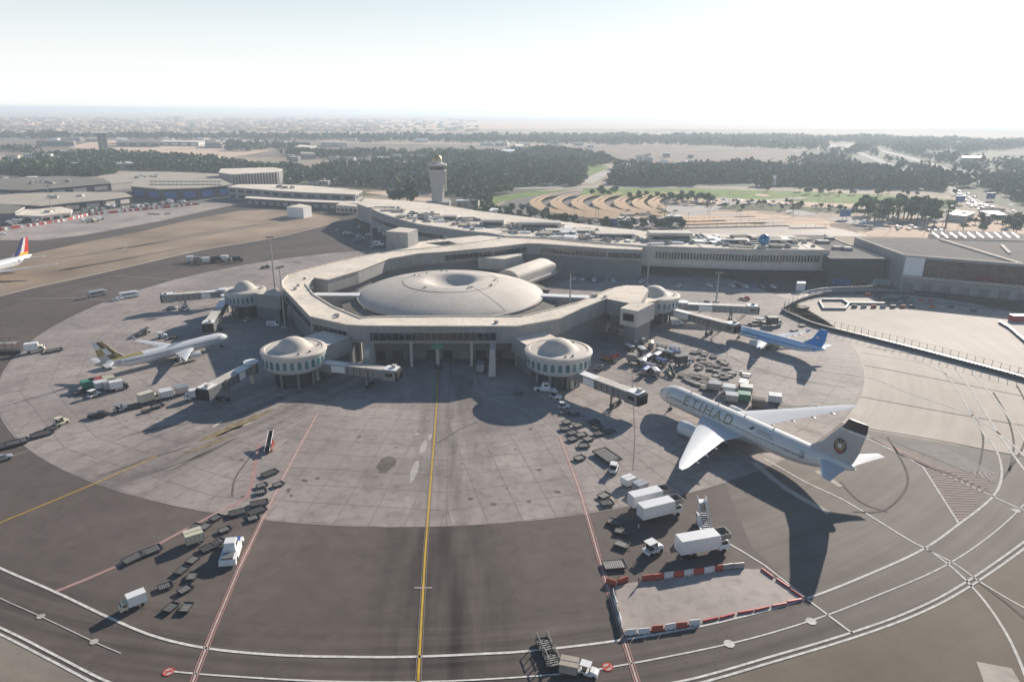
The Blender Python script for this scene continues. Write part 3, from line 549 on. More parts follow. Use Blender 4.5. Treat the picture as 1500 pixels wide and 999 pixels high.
SLOT=MB().box(0,0,0,.9,.5,3.4).mesh('slot_window','glass_dark'); LINT=MB().box(0,0,0,1.3,.35,.3).mesh('lintel','render_pale')
for k in range(52):
    p,d=along(F2,.08+.86*k/51); a=math.atan2(d.y,d.x); o=link('slot_window',SLOT,ter2,loc=(p.x-ter2.location.x,p.y-ter2.location.y-.02,9.3),rz=a)
# things on the terminal roofs
def clutter(parent,poly,n,z):
    P=gs(poly,z); A,B,C,D=P
    for k in range(n):
        s,t_=R.random(),R.random(); p=A.lerp(B,s).lerp(D.lerp(C,s),t_); kind=R.choice(['rooftop_unit','rooftop_unit','skylight','duct','roof_panel'])
        a=R.choice([0,.2,-.2,1.57]); mb=MB()
        if kind=='rooftop_unit': x,y,h=R.uniform(1.2,3.6),R.uniform(1.2,3.2),R.uniform(.6,1.8); mb.box(p.x,p.y,z+.02,x,y,h,a); mb.box(p.x,p.y,z+h+.03,x*.6,y*.6,.3,a,1); m=['render_grey' if k%2 else 'metal_grey','metal_dark']
        elif kind=='skylight': mb.box(p.x,p.y,z+.02,R.uniform(4,9),R.uniform(2,3.5),.9,a); m=['glass_dark' if k%3==0 else 'white_panel']
        elif kind=='duct': mb.box(p.x,p.y,z+.5,R.uniform(8,18),.9,.9,a); mb.box(p.x,p.y,z+.02,1,.6,.5,a); m=['metal_grey']
        else: mb.box(p.x,p.y,z+.02,R.uniform(6,14),R.uniform(5,9),R.uniform(.3,1.6),a); m=[['roof_tan','white_panel','roof_skirt'][k%3]]
        wpart(mb,kind,m,parent)
clutter(ter,[(560,303),(700,323),(700,340),(575,317)],60,ZT); clutter(ter,[(700,322),(935,345),(935,358),(700,340)],110,ZT); clutter(ter2,[(945,344),(1165,349),(1205,364),(945,358)],80,ZT)
for u,v,w,d_,h in ((660,322,9,7,3),(790,334,26,10,4),(980,351,24,10,4.5),(722,331,14,6,4),(1075,356,14,3,2),(1140,356,16,3,2),(835,340,30,8,1.5),(900,347,22,10,2.5)):
    p=g(u,v,ZT); wpart(MB().box(p.x,p.y,ZT+.04,w,d_,h,0,0).box(p.x,p.y-d_/2-.1,ZT+.6,w*.85,.2,h*.5,0,1),'plant_room',['render_pale','metal_dark'],ter if u<941 else ter2)
for u in (1015,1062,1095,1140,1170):
    A,B=g(u-12,347,ZT),g(u+16,364,ZT); wpart(MB().ribbon([A,B],.9,ZT+.2).ribbon([A,B],.9,ZT+.02),'roof_rib','metal_grey',ter2)
gp=g(1118,363,ZT); t=thing('blue_globe','big blue globe emblem standing on the terminal roof','globe',(gp.x,gp.y,ZT+.1))
MB().loft([[(3.1*math.sin(a)*math.cos(b),3.1*math.sin(a)*math.sin(b),4.2-3.1*math.cos(a)) for b in [2*math.pi*i/20 for i in range(20)]] for a in [math.pi*(j+.02)/12.05 for j in range(13)]]).build('ball','veh_blue' if False else 'globe_blue',t,True) if 'globe_blue' in M else None
mat('globe_blue',(.01,.16,.36),.1,.4,.3)
MB().loft([[(3.1*math.sin(a)*math.cos(b),3.1*math.sin(a)*math.sin(b),4.2-3.1*math.cos(a)) for b in [2*math.pi*i/20 for i in range(20)]] for a in [math.pi*(j+.02)/12.05 for j in range(13)]]).build('ball','globe_blue',t,True)
sw=MB(); 
for a0,rr in ((.3,1.3),(1.4,1.0),(2.6,1.6)):
    for k in range(5): a=a0+k*.22; sw.box(3.12*math.cos(a-2.4)*.95,-2.4+.0*k,4.0+rr*math.sin(a)*.7,.5,.9,.25)
sw.build('emblem_stripe','white_panel',t); MB().box(0,0,0,5,2.6,1.1).build('base','render_pale',t)
# right-hand dark halls
t=thing('dark_hall','lower dark-roofed hall between the slot-window wing and the tall right hall','hall',g(1250,378,0))
f=[(1216,379),(1298,379)]; wpart(MB().prism(gs([(1216,379),(1298,379.5),(1234,355),(1209,344.5),(1162,344.5)],13.5),.1,13.5,0,1),'body',['cladding_dark','roof_grey'],t); r_=MB(); edge_rim(r_,gs([(1216,379),(1298,379.5)],13.5),w=.9,h=.5,z=13.5); edge_rim(r_,gs([(1298,379.5),(1234,355),(1209,344.5)],13.5),w=.9,h=.5,z=13.5); wpart(r_,'roof_edge','roof_pale',t)
for u,v in ((1228,365),(1215,351),(1240,366),(1205,356)): p=g(u,v,13.5); wpart(MB().box(p.x,p.y,13.53,R.uniform(3,8),R.uniform(2,5),1.5),'rooftop_unit','render_grey',t)
t=thing('tall_hall','big dark-roofed hall at the right edge with pale roof line and glazed front','hall',g(1400,380,0)); ZH=17
f3=gs([(1325,375),(1500,388.5),(1620,398)],ZH); wpart(MB().prism(gs([(1325,375),(1500,388.5),(1620,398),(1620,356),(1430,352),(1360,348.5),(1252,348.5)],ZH),.1,ZH,0,1),'body',['render_grey','roof_grey'],t)
r_=MB(); edge_rim(r_,f3,w=1.2,h=.6,z=ZH); edge_rim(r_,gs([(1252,348.5),(1325,375)],ZH),w=1,h=.6,z=ZH); edge_rim(r_,gs([(1375,352),(1490,387)],ZH),w=2,h=.8,z=ZH); edge_rim(r_,gs([(1464,360),(1476,372)],ZH),w=1.6,h=.8,z=ZH); edge_rim(r_,gs([(1620,356),(1430,352),(1360,348.5)],ZH),w=1.2,h=.6,z=ZH,side=1); wpart(r_,'roof_edge','roof_pale',t)
a,b=f3[0].lerp(f3[1],.19),f3[2]; d=(b-a).normalized(); q=Vector((d.y,-d.x,0)); L_=(b-a).length; c=(a+b)/2+q*.15; ang=math.atan2(d.y,d.x)
gl=wpart(MB().box(c.x,c.y,7.6,L_,.4,8.4,ang),'glass_front','cladding_dark',t); PANE=MB().box(0,0,0,4.1,.12,2.6).mesh('pane','glass_dark')
for k in range(int(L_/4.4)):
    for j in range(3):
        p=a+d*(2.3+4.4*k)+q*.4; link('pane',PANE,t,loc=(p.x-t.location.x,p.y-t.location.y,7.8+2.75*j),rz=ang)
c=f3[0].lerp(f3[1],.1)+q*.1; wpart(MB().box(c.x,c.y,7.6,(f3[1]-f3[0]).length*.17,.3,9,ang),'white_panel','white_panel',t)
c=(f3[0]+f3[2])/2+q*1.2; wpart(MB().box(c.x,c.y,6.8,(f3[2]-f3[0]).length,2.4,.6,ang),'ledge','render_pale',t); c=(f3[0]+f3[2])/2+q*.3; wpart(MB().box(c.x,c.y,.1,(f3[2]-f3[0]).length,.6,6.6,ang),'lower_wall','render_grey',t)
for k in range(10):
    p=f3[0].lerp(f3[2],(k+.5)/10)+q*.7; wpart(MB().box(p.x,p.y,.2,4.5,.3,3.8,ang),'roller_door','wall_shade',t)
# ------------------------------------------------------------------ control tower
tb=g(642,303); t=thing('control_tower','tall flared control tower with glazed cab and gold-topped dome','control tower',(tb.x,tb.y,0))
sh=[(5.4,0),(5.3,6),(5.6,14),(6.2,22),(7.0,28),(7.4,31.5)]
def flute(r,a): return r*(1+.05*math.cos(a*8))
MB().loft([[(flute(r,2*math.pi*i/48)*math.cos(2*math.pi*i/48),flute(r,2*math.pi*i/48)*math.sin(2*math.pi*i/48),z) for i in range(48)] for r,z in sh]).build('shaft','tower_shaft',t,True)
MB().lathe([(7.4,31.4),(8.0,31.8),(8.2,33),(7.9,33.3)],40).build('gallery','render_pale',t,True); MB().lathe([(7.0,33.2),(7.6,36.6)],24).build('cab_glass','glass_dark',t)
MB().lathe([(7.6,36.5),(8.6,36.8),(8.6,38.4),(7,38.8),(4.6,39),(4.5,41)],40).build('cab_roof','render_pale',t,True)
MB().lathe([(4.5,40.9),(4.4,42.5),(3.8,44.2),(2.6,45.6),(1,46.3),(.01,46.5)],32).build('dome','gold_dome',t,True); MB().tube((0,0,46.4),(0,0,49.5),.1).build('antenna','metal_grey',t)
for k in range(12): a=k*math.pi/6; MB().tube((7.05*math.cos(a),7.05*math.sin(a),33.2),(7.65*math.cos(a),7.65*math.sin(a),36.6),.12,n=4).build('mullion','metal_grey',t)
MB().box(7.2,-1.5,14,1.4,2,18).build('service_duct','render_pale',t); MB().box(0,0,.1,22,18,5).build('base_building','render_grey',t)
# ------------------------------------------------------------------ jet bridges
def jetbridge(a,b,label,leg=.72,zb=4.3,banner=True,two=True):
    A=g(*a,6);B=g(*b,6); d=B-A; L_=d.length; ang=math.atan2(d.y,d.x); t=thing('jet_bridge',label,'jet bridge',(A.x,A.y,0),ang,'passenger boarding bridges')
    MB().lathe([(.01,3.6),(2.1,3.6),(2.1,7.0),(.01,7.5)],16).build('rotunda','metal_grey',t); MB().lathe([(.01,7.3),(2.4,7.2),(2.3,7.6),(.01,7.8)],16).build('rotunda_roof','white_panel',t); MB().tube((0,0,.1),(0,0,3.7),.7,n=12).build('pedestal','render_pale',t)
    m1=L_*.55
    MB().box(1.6+m1/2,0,4.0,m1,2.9,2.7).build('tunnel','wall_shade',t); MB().box(1.6+m1/2,0,6.72,m1,3.2,.18).build('tunnel_roof','white_panel',t)
    m2=L_*.5; MB().box(L_-2-m2/2,0,3.8,m2,3.3,2.9).build('tunnel','metal_grey',t); MB().box(L_-2-m2/2,0,6.72+.02,m2,3.5,.22).build('tunnel_roof','render_pale',t)
    for s in (-1,1):
        if banner: MB().box(1.6+m1*.55,s*1.53,4.2,m1*.45,.1,2.2).build('advert_panel','white_panel',t)
        mb=MB(); 
        for k in range(int(m2/2.2)): mb.box(L_-2-m2+1+k*2.2,s*1.7,4.1,.18,.12,2.4)
        mb.build('tunnel_ribs','metal_dark',t)
    cab=MB().box(L_+.2,0,3.6,4.6,4.4,3.4).build('cab','metal_grey',t); MB().box(L_+2.7,0,3.7,.9,4.0,3.0).build('bellows','rubber',cab); MB().box(L_+.4,0,7.02,4.2,4.0,.25).build('cab_roof','white_panel',cab); MB().box(L_+.4,-2.25,5,2.2,.1,1.1).build('cab_window','glass_dark',cab); MB().box(L_+1,.8,7.28,1.3,1.2,.8).build('cab_air_unit','render_pale',cab)
    x=L_*leg
    for s in (-1,1):
        MB().box(x,s*2.0,1.2,.5,.45,5.9).build('lift_column','metal_grey',t)
        for q in (-.55,.55):
            MB().tube((x,s*1.6+q*.5-.17,.6),(x,s*1.6+q*.5+.17,.6),.6,n=12).build('wheel','rubber',t)
    MB().box(x,0,.9,.8,4.6,.45).build('drive_bogie','metal_dark',t); MB().box(x,0,3.3,.6,4.4,.4).build('cross_beam','metal_grey',t)
    st=MB(); y=-2.9
    for k in range(9): st.box(L_-2.6-k*.42,y,3.5-k*.4,.42,1.1,.08)
    st.tube((L_-2.4,y-.5,4.4),(L_-6.2,y-.5,1.2),.05,n=4); st.tube((L_-2.4,y+.5,4.4),(L_-6.2,y+.5,1.2),.05,n=4); st.tube((L_-2.4,y-.5,3.5),(L_-6.2,y-.5,.2),.08,n=4); st.build('service_stair','metal_dark',t)
    return t
jetbridge((368,536),(305,570),'white-roofed boarding bridge slanting down left from the front left pavilion')
jetbridge((463,532),(572,544),'boarding bridge with white advert panel right of the front left pavilion')
jetbridge((838,544),(930,578),'boarding bridge pointing at the big airliner from the front right pavilion')
jetbridge((328,428),(247,434),'long boarding bridge reaching left from the far left pavilion')
jetbridge((332,437),(306,475),'short boarding bridge dropping towards the narrow-body jet nose at left',banner=False)
jetbridge((1000,447),(1100,451),'far right boarding bridge with no aircraft at its end')
jetbridge((968,451),(1071,477),'boarding bridge docked at the nose of the blue narrow-body jet')
# ------------------------------------------------------------------ light masts
def mast(u,v,h=25,label='',heads=6):
    p=g(u,v); t=thing('light_mast',label,'light mast',(p.x,p.y,0),R.uniform(0,3),'tall apron floodlight masts'); MB().tube((0,0,0),(0,0,h),.45,.2,n=8).build('mast','steel_pole',t); MB().box(0,0,h-.4,3.6,.4,.3).build('head_frame','metal_grey',t)
    for k in range(heads): MB().box(-1.6+k*3.2/(heads-1),-.35,h-.3,.5,.5,.5).build('lamp','metal_dark',t)
    MB().box(0,0,.06,2.2,2.2,.7).build('footing','render_pale',t)
for a in ((418,480,25,'floodlight mast between the two left gate pavilions'),(403,425,26,'floodlight mast behind the far left gate pavilion'),(545,362,25,'floodlight mast in front of the curved terminal by the stair tower'),(833,489,25,'floodlight mast behind the front right gate pavilion'),(948,417,25,'floodlight mast behind the far right gate pavilion'),(78,320,25,'floodlight mast by the cargo sheds at far left'),(1049,443,14,'short floodlight mast by the empty far right bridge')): mast(*a)
# ------------------------------------------------------------------ aircraft
AF=[(0,0),(.03,.28),(.12,.5),(.3,.62),(.6,.42),(1,.03),(1,-.01),(.6,-.2),(.3,-.36),(.12,-.3),(.03,-.16)]
def wing_mb(secs,side=1,vertical=False,mf=None):
    "secs: (span position, leading edge x behind nose, chord, height, thickness ratio)"
    rings=[]
    for y,xl,c,z,t in secs:
        rings.append([(-(xl+c*a), (b*t*c if vertical else side*y), (z if vertical else z+b*t*c)) for a,b in AF])
    return MB().loft(rings,mf=mf)
def text_mesh(txt,x0,length,ang0,cap,Rf,zc,side,name,m,parent,spacing=1.12,tiny=.09):
    c=bpy.data.curves.new('lettering','FONT'); c.body=txt; c.space_character=spacing; c.resolution_u=3; o=bpy.data.objects.new('tmp',c); COL.objects.link(o)
    bpy.context.view_layer.update(); me=bpy.data.meshes.new_from_object(o.evaluated_get(bpy.context.evaluated_depsgraph_get())); bpy.data.objects.remove(o); bpy.data.curves.remove(c)
    import bmesh
    bm=bmesh.new(); bm.from_mesh(me); xs=[v.co.x for v in bm.verts]; ys=[v.co.y for v in bm.verts]; w=max(xs)-min(xs); h=max(ys)-min(ys)
    bmesh.ops.triangulate(bm,faces=bm.faces)
    for _ in range(2): bmesh.ops.subdivide_edges(bm,edges=[e for e in bm.edges if e.calc_length()>.12*h],cuts=1); bmesh.ops.triangulate(bm,faces=bm.faces)
    for v in bm.verts:
        tx=(v.co.x-min(xs))/w*length; ty=(v.co.y-min(ys))/h*cap; a=ang0+ty/Rf
        x=-(x0+tx) if side>0 else -(x0+length-tx)
        v.co=Vector((x,side*(Rf+tiny)*math.cos(a),zc+(Rf+tiny)*math.sin(a)))
    bm.to_mesh(me); bm.free(); me.name=name; me.materials.clear(); me.materials.append(M[m]); return link(name,me,parent)
def airliner(label,nose,tail,L,Rf,zc,wing,stab,fin,eng,body='plane_white',belly=None,finmf=None,finmats=('plane_white',),wingm='plane_white',engm='plane_white',stabm=None,zn=4,bodymf=None,bodymats=None,winglet=0,nwin=40,gear=None,loc=None,ang=None):
    if loc is None:
        a=g(*nose,zc); b=g(*tail,zc+1); d=a-b; ang=math.atan2(d.y,d.x); loc=(a.x,a.y,.085)
    t=thing('airliner',label,'airliner',loc,ang)
    st=[(0,.03,-.38),(.004,.17,-.36),(.012,.33,-.31),(.025,.52,-.23),(.04,.68,-.14),(.06,.83,-.07),(.085,.94,-.02),(.115,1,0),(.2,1,0),(.3,1,0),(.4,1,0),(.5,1,0),(.6,1,0),(.68,1,0),(.735,.975,.025),(.79,.9,.09),(.84,.79,.19),(.89,.63,.32),(.93,.48,.43),(.965,.33,.53),(.99,.2,.6),(1,.12,.62)]
    n=32; rings=[[(-L*x,Rf*r*math.cos(2*math.pi*i/n),zc+Rf*o+Rf*r*math.sin(2*math.pi*i/n)) for i in range(n)] for x,r,o in st]
    mats=bodymats or [body,belly or body]
    f=MB().loft(rings,mf=bodymf or (lambda k,i:1 if 18<=i<=29 else 0)).build('fuselage',mats,t,True)
    # cockpit glazing
    for s in (-1,1):
        for q,(x,a0,a1) in enumerate(((.022,.95,1.45),(.026,.55,.92))):
            P=[]; 
            for xx in (x,x+.013):
                k=min(range(len(st)-1),key=lambda k_:0 if st[k_][0]<=xx<=st[k_+1][0] else 9); u=(xx-st[k][0])/(st[k+1][0]-st[k][0]); r=st[k][1]+(st[k+1][1]-st[k][1])*u; o=st[k][2]+(st[k+1][2]-st[k][2])*u
                for a in (a0,a1): P.append((-L*xx,s*(Rf*r+.04)*math.cos(a),zc+Rf*o+(Rf*r+.04)*math.sin(a)))
            MB().add(P,[(0,1,3,2)]).build('cockpit_window','glass_dark',f)
    for s in (-1,1):
        w_=MB(); a=.14
        for k in range(nwin):
            x=L*(.11+.72*k/nwin); w_.add([(-x-dx,s*(Rf+.02)*math.cos(a+da),zc+(Rf+.02)*math.sin(a+da)) for dx,da in ((0,0),(.28,0),(.28,.42/Rf),(0,.42/Rf))],[(0,1,2,3)])
        w_.build('window_row','glass_dark',f,kind='stuff')
        for x in ((.09,.32,.60,.80) if L>50 else (.095,.5,.84)):
            r=Rf*(.965 if x>.75 else 1) ; MB().add([(-L*x-dx,s*(r+.025)*math.cos(da),zc+(.1*Rf if x>.78 else 0)+(r+.025)*math.sin(da)) for dx,da in ((0,-.08),(1.1,-.08),(1.1,.6),(0,.6))],[(0,1,2,3)]).build('cabin_door','plane_grey',f)
    fb=MB(); fb.loft([[(-x,Rf*ry*math.cos(2*math.pi*i/16),zc-Rf*.62+Rf*rz*math.sin(2*math.pi*i/16)) for i in range(16)] for x,ry,rz in ((wing[0][1]-2,.3,.1),(wing[0][1]+1,.95,.45),(wing[0][1]+wing[0][2]*.8,1.02,.5),(wing[0][1]+wing[0][2]+2,.8,.4),(wing[0][1]+wing[0][2]+6,.2,.1))]); fb.build('belly_fairing',belly or body,t,True)
    for s in (1,-1):
        w=wing_mb(wing,s).build('wing',wingm,t,True)
        for yy in (.28,.45,.62,.78):
            y=wing[-1][0]*yy; k=max(i for i in range(len(wing)-1) if wing[i][0]<=y); u=(y-wing[k][0])/(wing[k+1][0]-wing[k][0]); a_,b_=wing[k],wing[k+1]; te=a_[1]+a_[2]+(b_[1]+b_[2]-a_[1]-a_[2])*u; z=a_[3]+(b_[3]-a_[3])*u
            MB().loft([[(-te+dx,s*y+rr*math.cos(q_*math.pi/3),z-.25+rr*.8*math.sin(q_*math.pi/3)) for q_ in range(6)] for dx,rr in ((L*.03,.03),(L*.015,.28),(-L*.004,.25),(-L*.016,.04))]).build('flap_fairing','plane_grey',w,True)
        k=len(wing)-1; a_,b_=wing[k-1],wing[k]
        if winglet:
            y,xl,c,z,tt=wing[-1]; wing_mb([(y,xl,c,z,.1),(y+winglet*.2,xl+c*.35,c*.7,z+winglet*.35,.1),(y+winglet*.35,xl+c*.9,c*.4,z+winglet,.09)],s).build('winglet',finmats[0],w,True)
        te1=wing[1]; fl=MB(); fl.add([(-(wing[1][1]+wing[1][2]*.80),s*wing[1][0],wing[1][3]+.12),(-(wing[1][1]+wing[1][2]*.82),s*wing[1][0],wing[1][3]+.12),(-(wing[2][1]+wing[2][2]*.82),s*wing[2][0],wing[2][3]+.1),(-(wing[2][1]+wing[2][2]*.80),s*wing[2][0],wing[2][3]+.1)],[(0,1,2,3)]); fl.build('flap_gap','plane_grey',w)
        ye,xf,le,re,ze=eng; e=MB(); prof=[(0,.86),(.02*le,.97),(.12*le,1.0),(.45*le,.98),(.75*le,.82),(.9*le,.72)]; nn=20
        e.loft([[(-xf-x,s*ye+re*r*math.cos(2*math.pi*i/nn),ze+re*r*math.sin(2*math.pi*i/nn)) for i in range(nn)] for x,r in prof],cap=False)
        e.loft([[(-xf-x,s*ye+re*r*math.cos(2*math.pi*i/nn),ze+re*r*math.sin(2*math.pi*i/nn)) for i in range(nn)] for x,r in ((0,.86),(.15*le,.8))],cap=False,mi=1)
        eo=e.build('engine',[engm,'metal_grey'],t,True)
        MB().loft([[(-xf-x,s*ye+re*r*math.cos(2*math.pi*i/nn),ze+re*r*math.sin(2*math.pi*i/nn)) for i in range(nn)] for x,r in ((.1*le,.02),(.15*le,.25),(.16*le,.8))]).build('fan','metal_dark',eo,True)
        MB().loft([[(-xf-x,s*ye+re*r*math.cos(2*math.pi*i/12),ze+re*r*math.sin(2*math.pi*i/12)) for i in range(12)] for x,r in ((.8*le,.5),(1.0*le,.42),(1.15*le,.05))]).build('exhaust_cone','metal_dark',eo,True)
        y_=ye; k=0 if y_<wing[1][0] else 1; u=(y_-wing[k][0])/(wing[k+1][0]-wing[k][0]); xl=wing[k][1]+(wing[k+1][1]-wing[k][1])*u; zz=wing[k][3]+(wing[k+1][3]-wing[k][3])*u
        MB().loft([[(-x,s*ye+dy_,z_) for dy_,z_ in ((-.22,a0),(.22,a0),(.22,a1),(-.22,a1))] for x,a0,a1 in ((xf+le*.3,ze+re*.8,ze+re*1.02),(xl,ze+re*.6,zz+.15),(xl+le*.5,zz-.5,zz))]).build('pylon',engm,eo)
        wing_mb(stab,s).build('stabilizer',stabm or wingm,t,True)
    fm=wing_mb(fin,1,True,mf=finmf).build('fin',list(finmats),t,True)
    MB().lathe([(.01,0),(Rf*.1,0)],8).build('tail_cone_exhaust','metal_dark',t).location=(-L-.02,0,zc+Rf*.62)
    wh=gear or ((-L*.075,0,2),(-L*.46,Rf*1.75,4 if L<50 else 6),(-L*.46,-Rf*1.75,4 if L<50 else 6))
    for x,y,n_w in wh:
        rw=.38 if n_w==2 else (.6 if L<50 else .68); zz=zc-Rf*.8
        st_=MB().tube((x,y,rw),(x,y*(.8 if y else 1),zz),.16,n=8).build('landing_gear','metal_grey',t)
        for k in range(n_w//2):
            xx=x+(k-(n_w/2-1)/2)*1.35
            for s in (-1,1): MB().tube((xx,y+s*.25,rw),(xx,y+s*.62,rw),rw,n=14).build('wheel','rubber',st_)
    return t,f,fm
W777=[(2.6,18.6,14.6,3.7,.13),(10,23.6,9.3,4.3,.12),(22.5,32.0,5.6,5.6,.11),(31.4,38.2,2.9,6.7,.10),(34.0,40.6,1.1,7.1,.10)]
t,f,fn=airliner('big pale wide-body airliner with gold ETIHAD lettering and dark-tipped tail',(967,570),(1243,689),62.2,3.1,5.1,W777,[(1.2,54.3,6.6,6.6,.1),(6,57.6,4.2,7.0,.1),(10.7,61,2.1,7.5,.09)],[(0,49.8,11.6,7.6,.1),(0,53.5,9.0,10.5,.1),(0,56.2,7.0,14.2,.1),(0,57.0,6.4,15.2,.1),(0,57.5,6.0,15.8,.1),(0,58.0,5.6,16.5,.1),(0,59.0,4.6,18.4,.1)],(9.7,18.4,7.4,1.95,2.55),body='plane_sand',belly='plane_grey',finmf=lambda k,i:{0:0,1:0,2:0,3:1,4:2,5:3}[k],finmats=('fin_sand_shaded','paint_white','fin_black','crest_dark'),wingm='plane_white',nwin=76)
for s in (1,-1): text_mesh('ETIHAD',12.4,17.0,.07,2.75,3.1,5.1,s,'lettering','gold_letter',f,1.25)
for s in (1,-1):
    for k,(x,y0,y1) in enumerate(((34.6,.52,.9),)):
        MB().add([(-x,s*3.14*math.cos(.55),5.1+3.14*math.sin(.55)),(-x-1.0,s*3.14*math.cos(.55),5.1+3.14*math.sin(.55)),(-x-1.6,s*3.14*math.cos(.85),5.1+3.14*math.sin(.85)),(-x-.8,s*3.14*math.cos(.85),5.1+3.14*math.sin(.85))],[(0,1,2,3)]).build('racing_emblem','veh_black',f)
    for k in range(3):
        a=.45+k*.14; MB().add([(-37,s*3.14*math.cos(a),5.1+3.14*math.sin(a)),(-42.5+k*.6,s*3.14*math.cos(a),5.1+3.14*math.sin(a)),(-42.5+k*.6,s*3.14*math.cos(a+.07),5.1+3.14*math.sin(a+.07)),(-37,s*3.14*math.cos(a+.07),5.1+3.14*math.sin(a+.07))],[(0,1,2,3)]).build('decal_line','plane_grey' if k<2 else 'paint_red',f)
    cx,cz=-58.2,11.3; yo=s*.62
    def disc(r0,sx,sz,n=20,c=(cx,cz),y=yo): return [(c[0]+r0*sx*math.cos(2*math.pi*i/n),y,c[1]+r0*sz*math.sin(2*math.pi*i/n)) for i in range(n)]
    MB().add(disc(1.75,.85,1.1),[tuple(range(20))]).build('tail_crest','crest_dark',fn)
    MB().add([(cx+dx,yo+s*.02,cz+dz) for dx,dz in ((-.9,1.6),(-.25,.7),(0,1.9),(.25,.7),(.9,1.6),(1.3,.2),(.8,-.9),(0,-1.4),(-.8,-.9),(-1.3,.2))],[tuple(range(10))]).build('crest_bird','gold_letter',fn)
    MB().add([(cx+dx,yo+s*.04,cz+dz) for dx,dz in ((-.45,.5),(.45,.5),(.5,-.2),(0,-.7),(-.5,-.2))],[tuple(range(5))]).build('crest_shield','paint_white',fn)
    MB().add([(cx+dx,yo+s*.03,cz+dz) for dx,dz in ((-1.1,-1.0),(1.1,-1.0),(.7,-1.45),(-.7,-1.45))],[tuple(range(4))]).build('crest_scroll','paint_signal',fn)
for x in (12,22,31,40): MB().tube((-x,0,8.15),(-x-.5,0,8.75),.12,n=6).build('antenna','metal_dark',f)
W320=[(1.7,11.6,6.8,2.6,.13),(6.3,14.6,3.9,3.1,.12),(12,18,2.6,3.7,.11),(16.6,20.8,1.5,4.2,.1)]
t,f,fn=airliner('blue narrow-body airliner with deep blue tail docked at the right-hand bridge',(1074,481),(1207,513),37.6,1.98,3.35,W320,[(.8,32.4,3.6,4.3,.1),(6.2,35.4,1.4,4.8,.1)],[(0,28.8,7.4,5.0,.1),(0,32.2,5.0,7.4,.1),(0,34.8,2.8,11.6,.1)],(5.75,11.6,4.4,1.1,1.65),bodymats=['plane_white','plane_blue','plane_deep_blue','plane_grey'],bodymf=lambda k,i:(0 if 5<=i<=10 else (2 if i in (0,15) else (3 if 19<=i<=28 else 1))),finmats=('plane_deep_blue',),wingm='plane_white',engm='plane_white',stabm='plane_white',nwin=38,winglet=.9)
for s in (1,-1):
    y=.4*s; MB().add([(-34.3+dx,y,8.4+dz) for dx,dz in ((-.9,.1),(-.2,.15),(.1,.8),(.3,.1),(.9,-.3),(.1,-.25),(-.3,-.6))],[tuple(range(7))]).build('tail_bird','paint_white',fn)
W321=[(1.9,14.6,7.2,2.8,.13),(6.8,18.2,4.1,3.3,.12),(13,22.2,2.8,4.0,.11),(17.6,25.2,1.6,4.5,.1)]
t,f,fn=airliner('white narrow-body airliner with gold and brown faceted tail, left of the ring',(336,492),(133,538),46.5,2.1,3.55,W321,[(.8,40.8,3.8,4.6,.1),(6.4,44,1.5,5.1,.1)],[(0,36.6,7.8,5.3,.1),(0,38.9,6.4,7.2,.1),(0,41.0,4.6,9.6,.1),(0,43.3,3.0,12.2,.1)],(6.2,14.8,4.6,1.15,1.75),bodymats=['plane_white','plane_white','gold_camo'],bodymf=lambda k,i:(2 if (13<=k<=16 and 6<=i<=11) or (k>=18 and i%5<3) else 0),finmf=lambda k,i:[(0,2,1,0,2,1,0,1,2,1,0),(2,1,3,2,1,0,2,3,1,2,0),(1,2,1,3,1,0,3,1,2,1,2)][k][i],finmats=('grey_camo','brown_camo','gold_camo','plane_white'),winglet=2.0,nwin=46,stabm='plane_white')
pt=g(47,377,5.4); dirv=g(0,392,5)-g(44,381,5); 
mat('tail_blue',(.02,.04,.16),.1,.4,.35); mat('tail_red',(.55,.02,.02),.08,.4,.35); mat('tail_yellow',(.75,.38,.03),.08,.4,.35)
a=math.atan2(dirv.y,dirv.x); L3=58; lx=Vector((math.cos(a),math.sin(a),0))*L3+Vector((pt.x,pt.y,0))
airliner('white airliner with red, yellow and blue tail, cut by the left edge',None,None,L3,2.8,5.0,[(2.4,20,12,3.4,.13),(9,26,7.5,4,.12),(20,34,4.5,5.2,.11),(29,41,2,6.2,.1)],[(1,50,5.5,5.8,.1),(9.5,55.5,2.4,6.6,.1)],[(0,45.5,10,7.2,.1),(0,47.6,8.8,9.0,.1),(0,50.3,6.8,12,.1),(0,53.6,4.2,16.6,.1)],(9,20,6,1.5,2.2),finmf=lambda k,i:(3 if k==0 and 3<=min(i,11-i) else (0 if min(i,11-i)<=2 else (1 if min(i,11-i)==3 else 2))),finmats=('tail_blue','paint_white','tail_red','tail_yellow'),loc=(lx.x,lx.y,.085),ang=a,nwin=50)
# ------------------------------------------------------------------ far landscape: fields, roads, car parks
def field(name,px,m,z): return MB().sheet(gs(px),z).build(name,m,None,kind='structure')
field('cargo_pavement',[(-120,356),(0,335),(240,302),(330,298),(345,297),(520,312),(525,300),(330,272),(100,272),(-160,280)],'lot',.025)
field('yard',[(330,262),(520,270),(600,292),(640,298),(620,283),(640,268),(500,262)],'sand_light',.03); field('yard',[(520,272),(640,272),(640,288),(560,290),(530,283)],'taxiway_concrete',.05)
field('yard',[(-60,262),(0,246),(170,243),(170,250),(60,262),(200,256),(330,258),(330,268),(120,262),(0,270)],'sand_light',.03)
field('field',[(-100,204),(420,204),(500,210),(800,214),(1000,214),(1180,222),(1230,240),(1000,244),(700,236),(400,232),(200,222),(-100,226)],'soil_brown',.03)
field('field',[(880,218),(1180,222),(1240,248),(1100,252),(940,242)],'soil_brown',.06); field('field',[(140,206),(330,206),(440,214),(330,232),(200,224),(100,216)],'sand_light',.06)
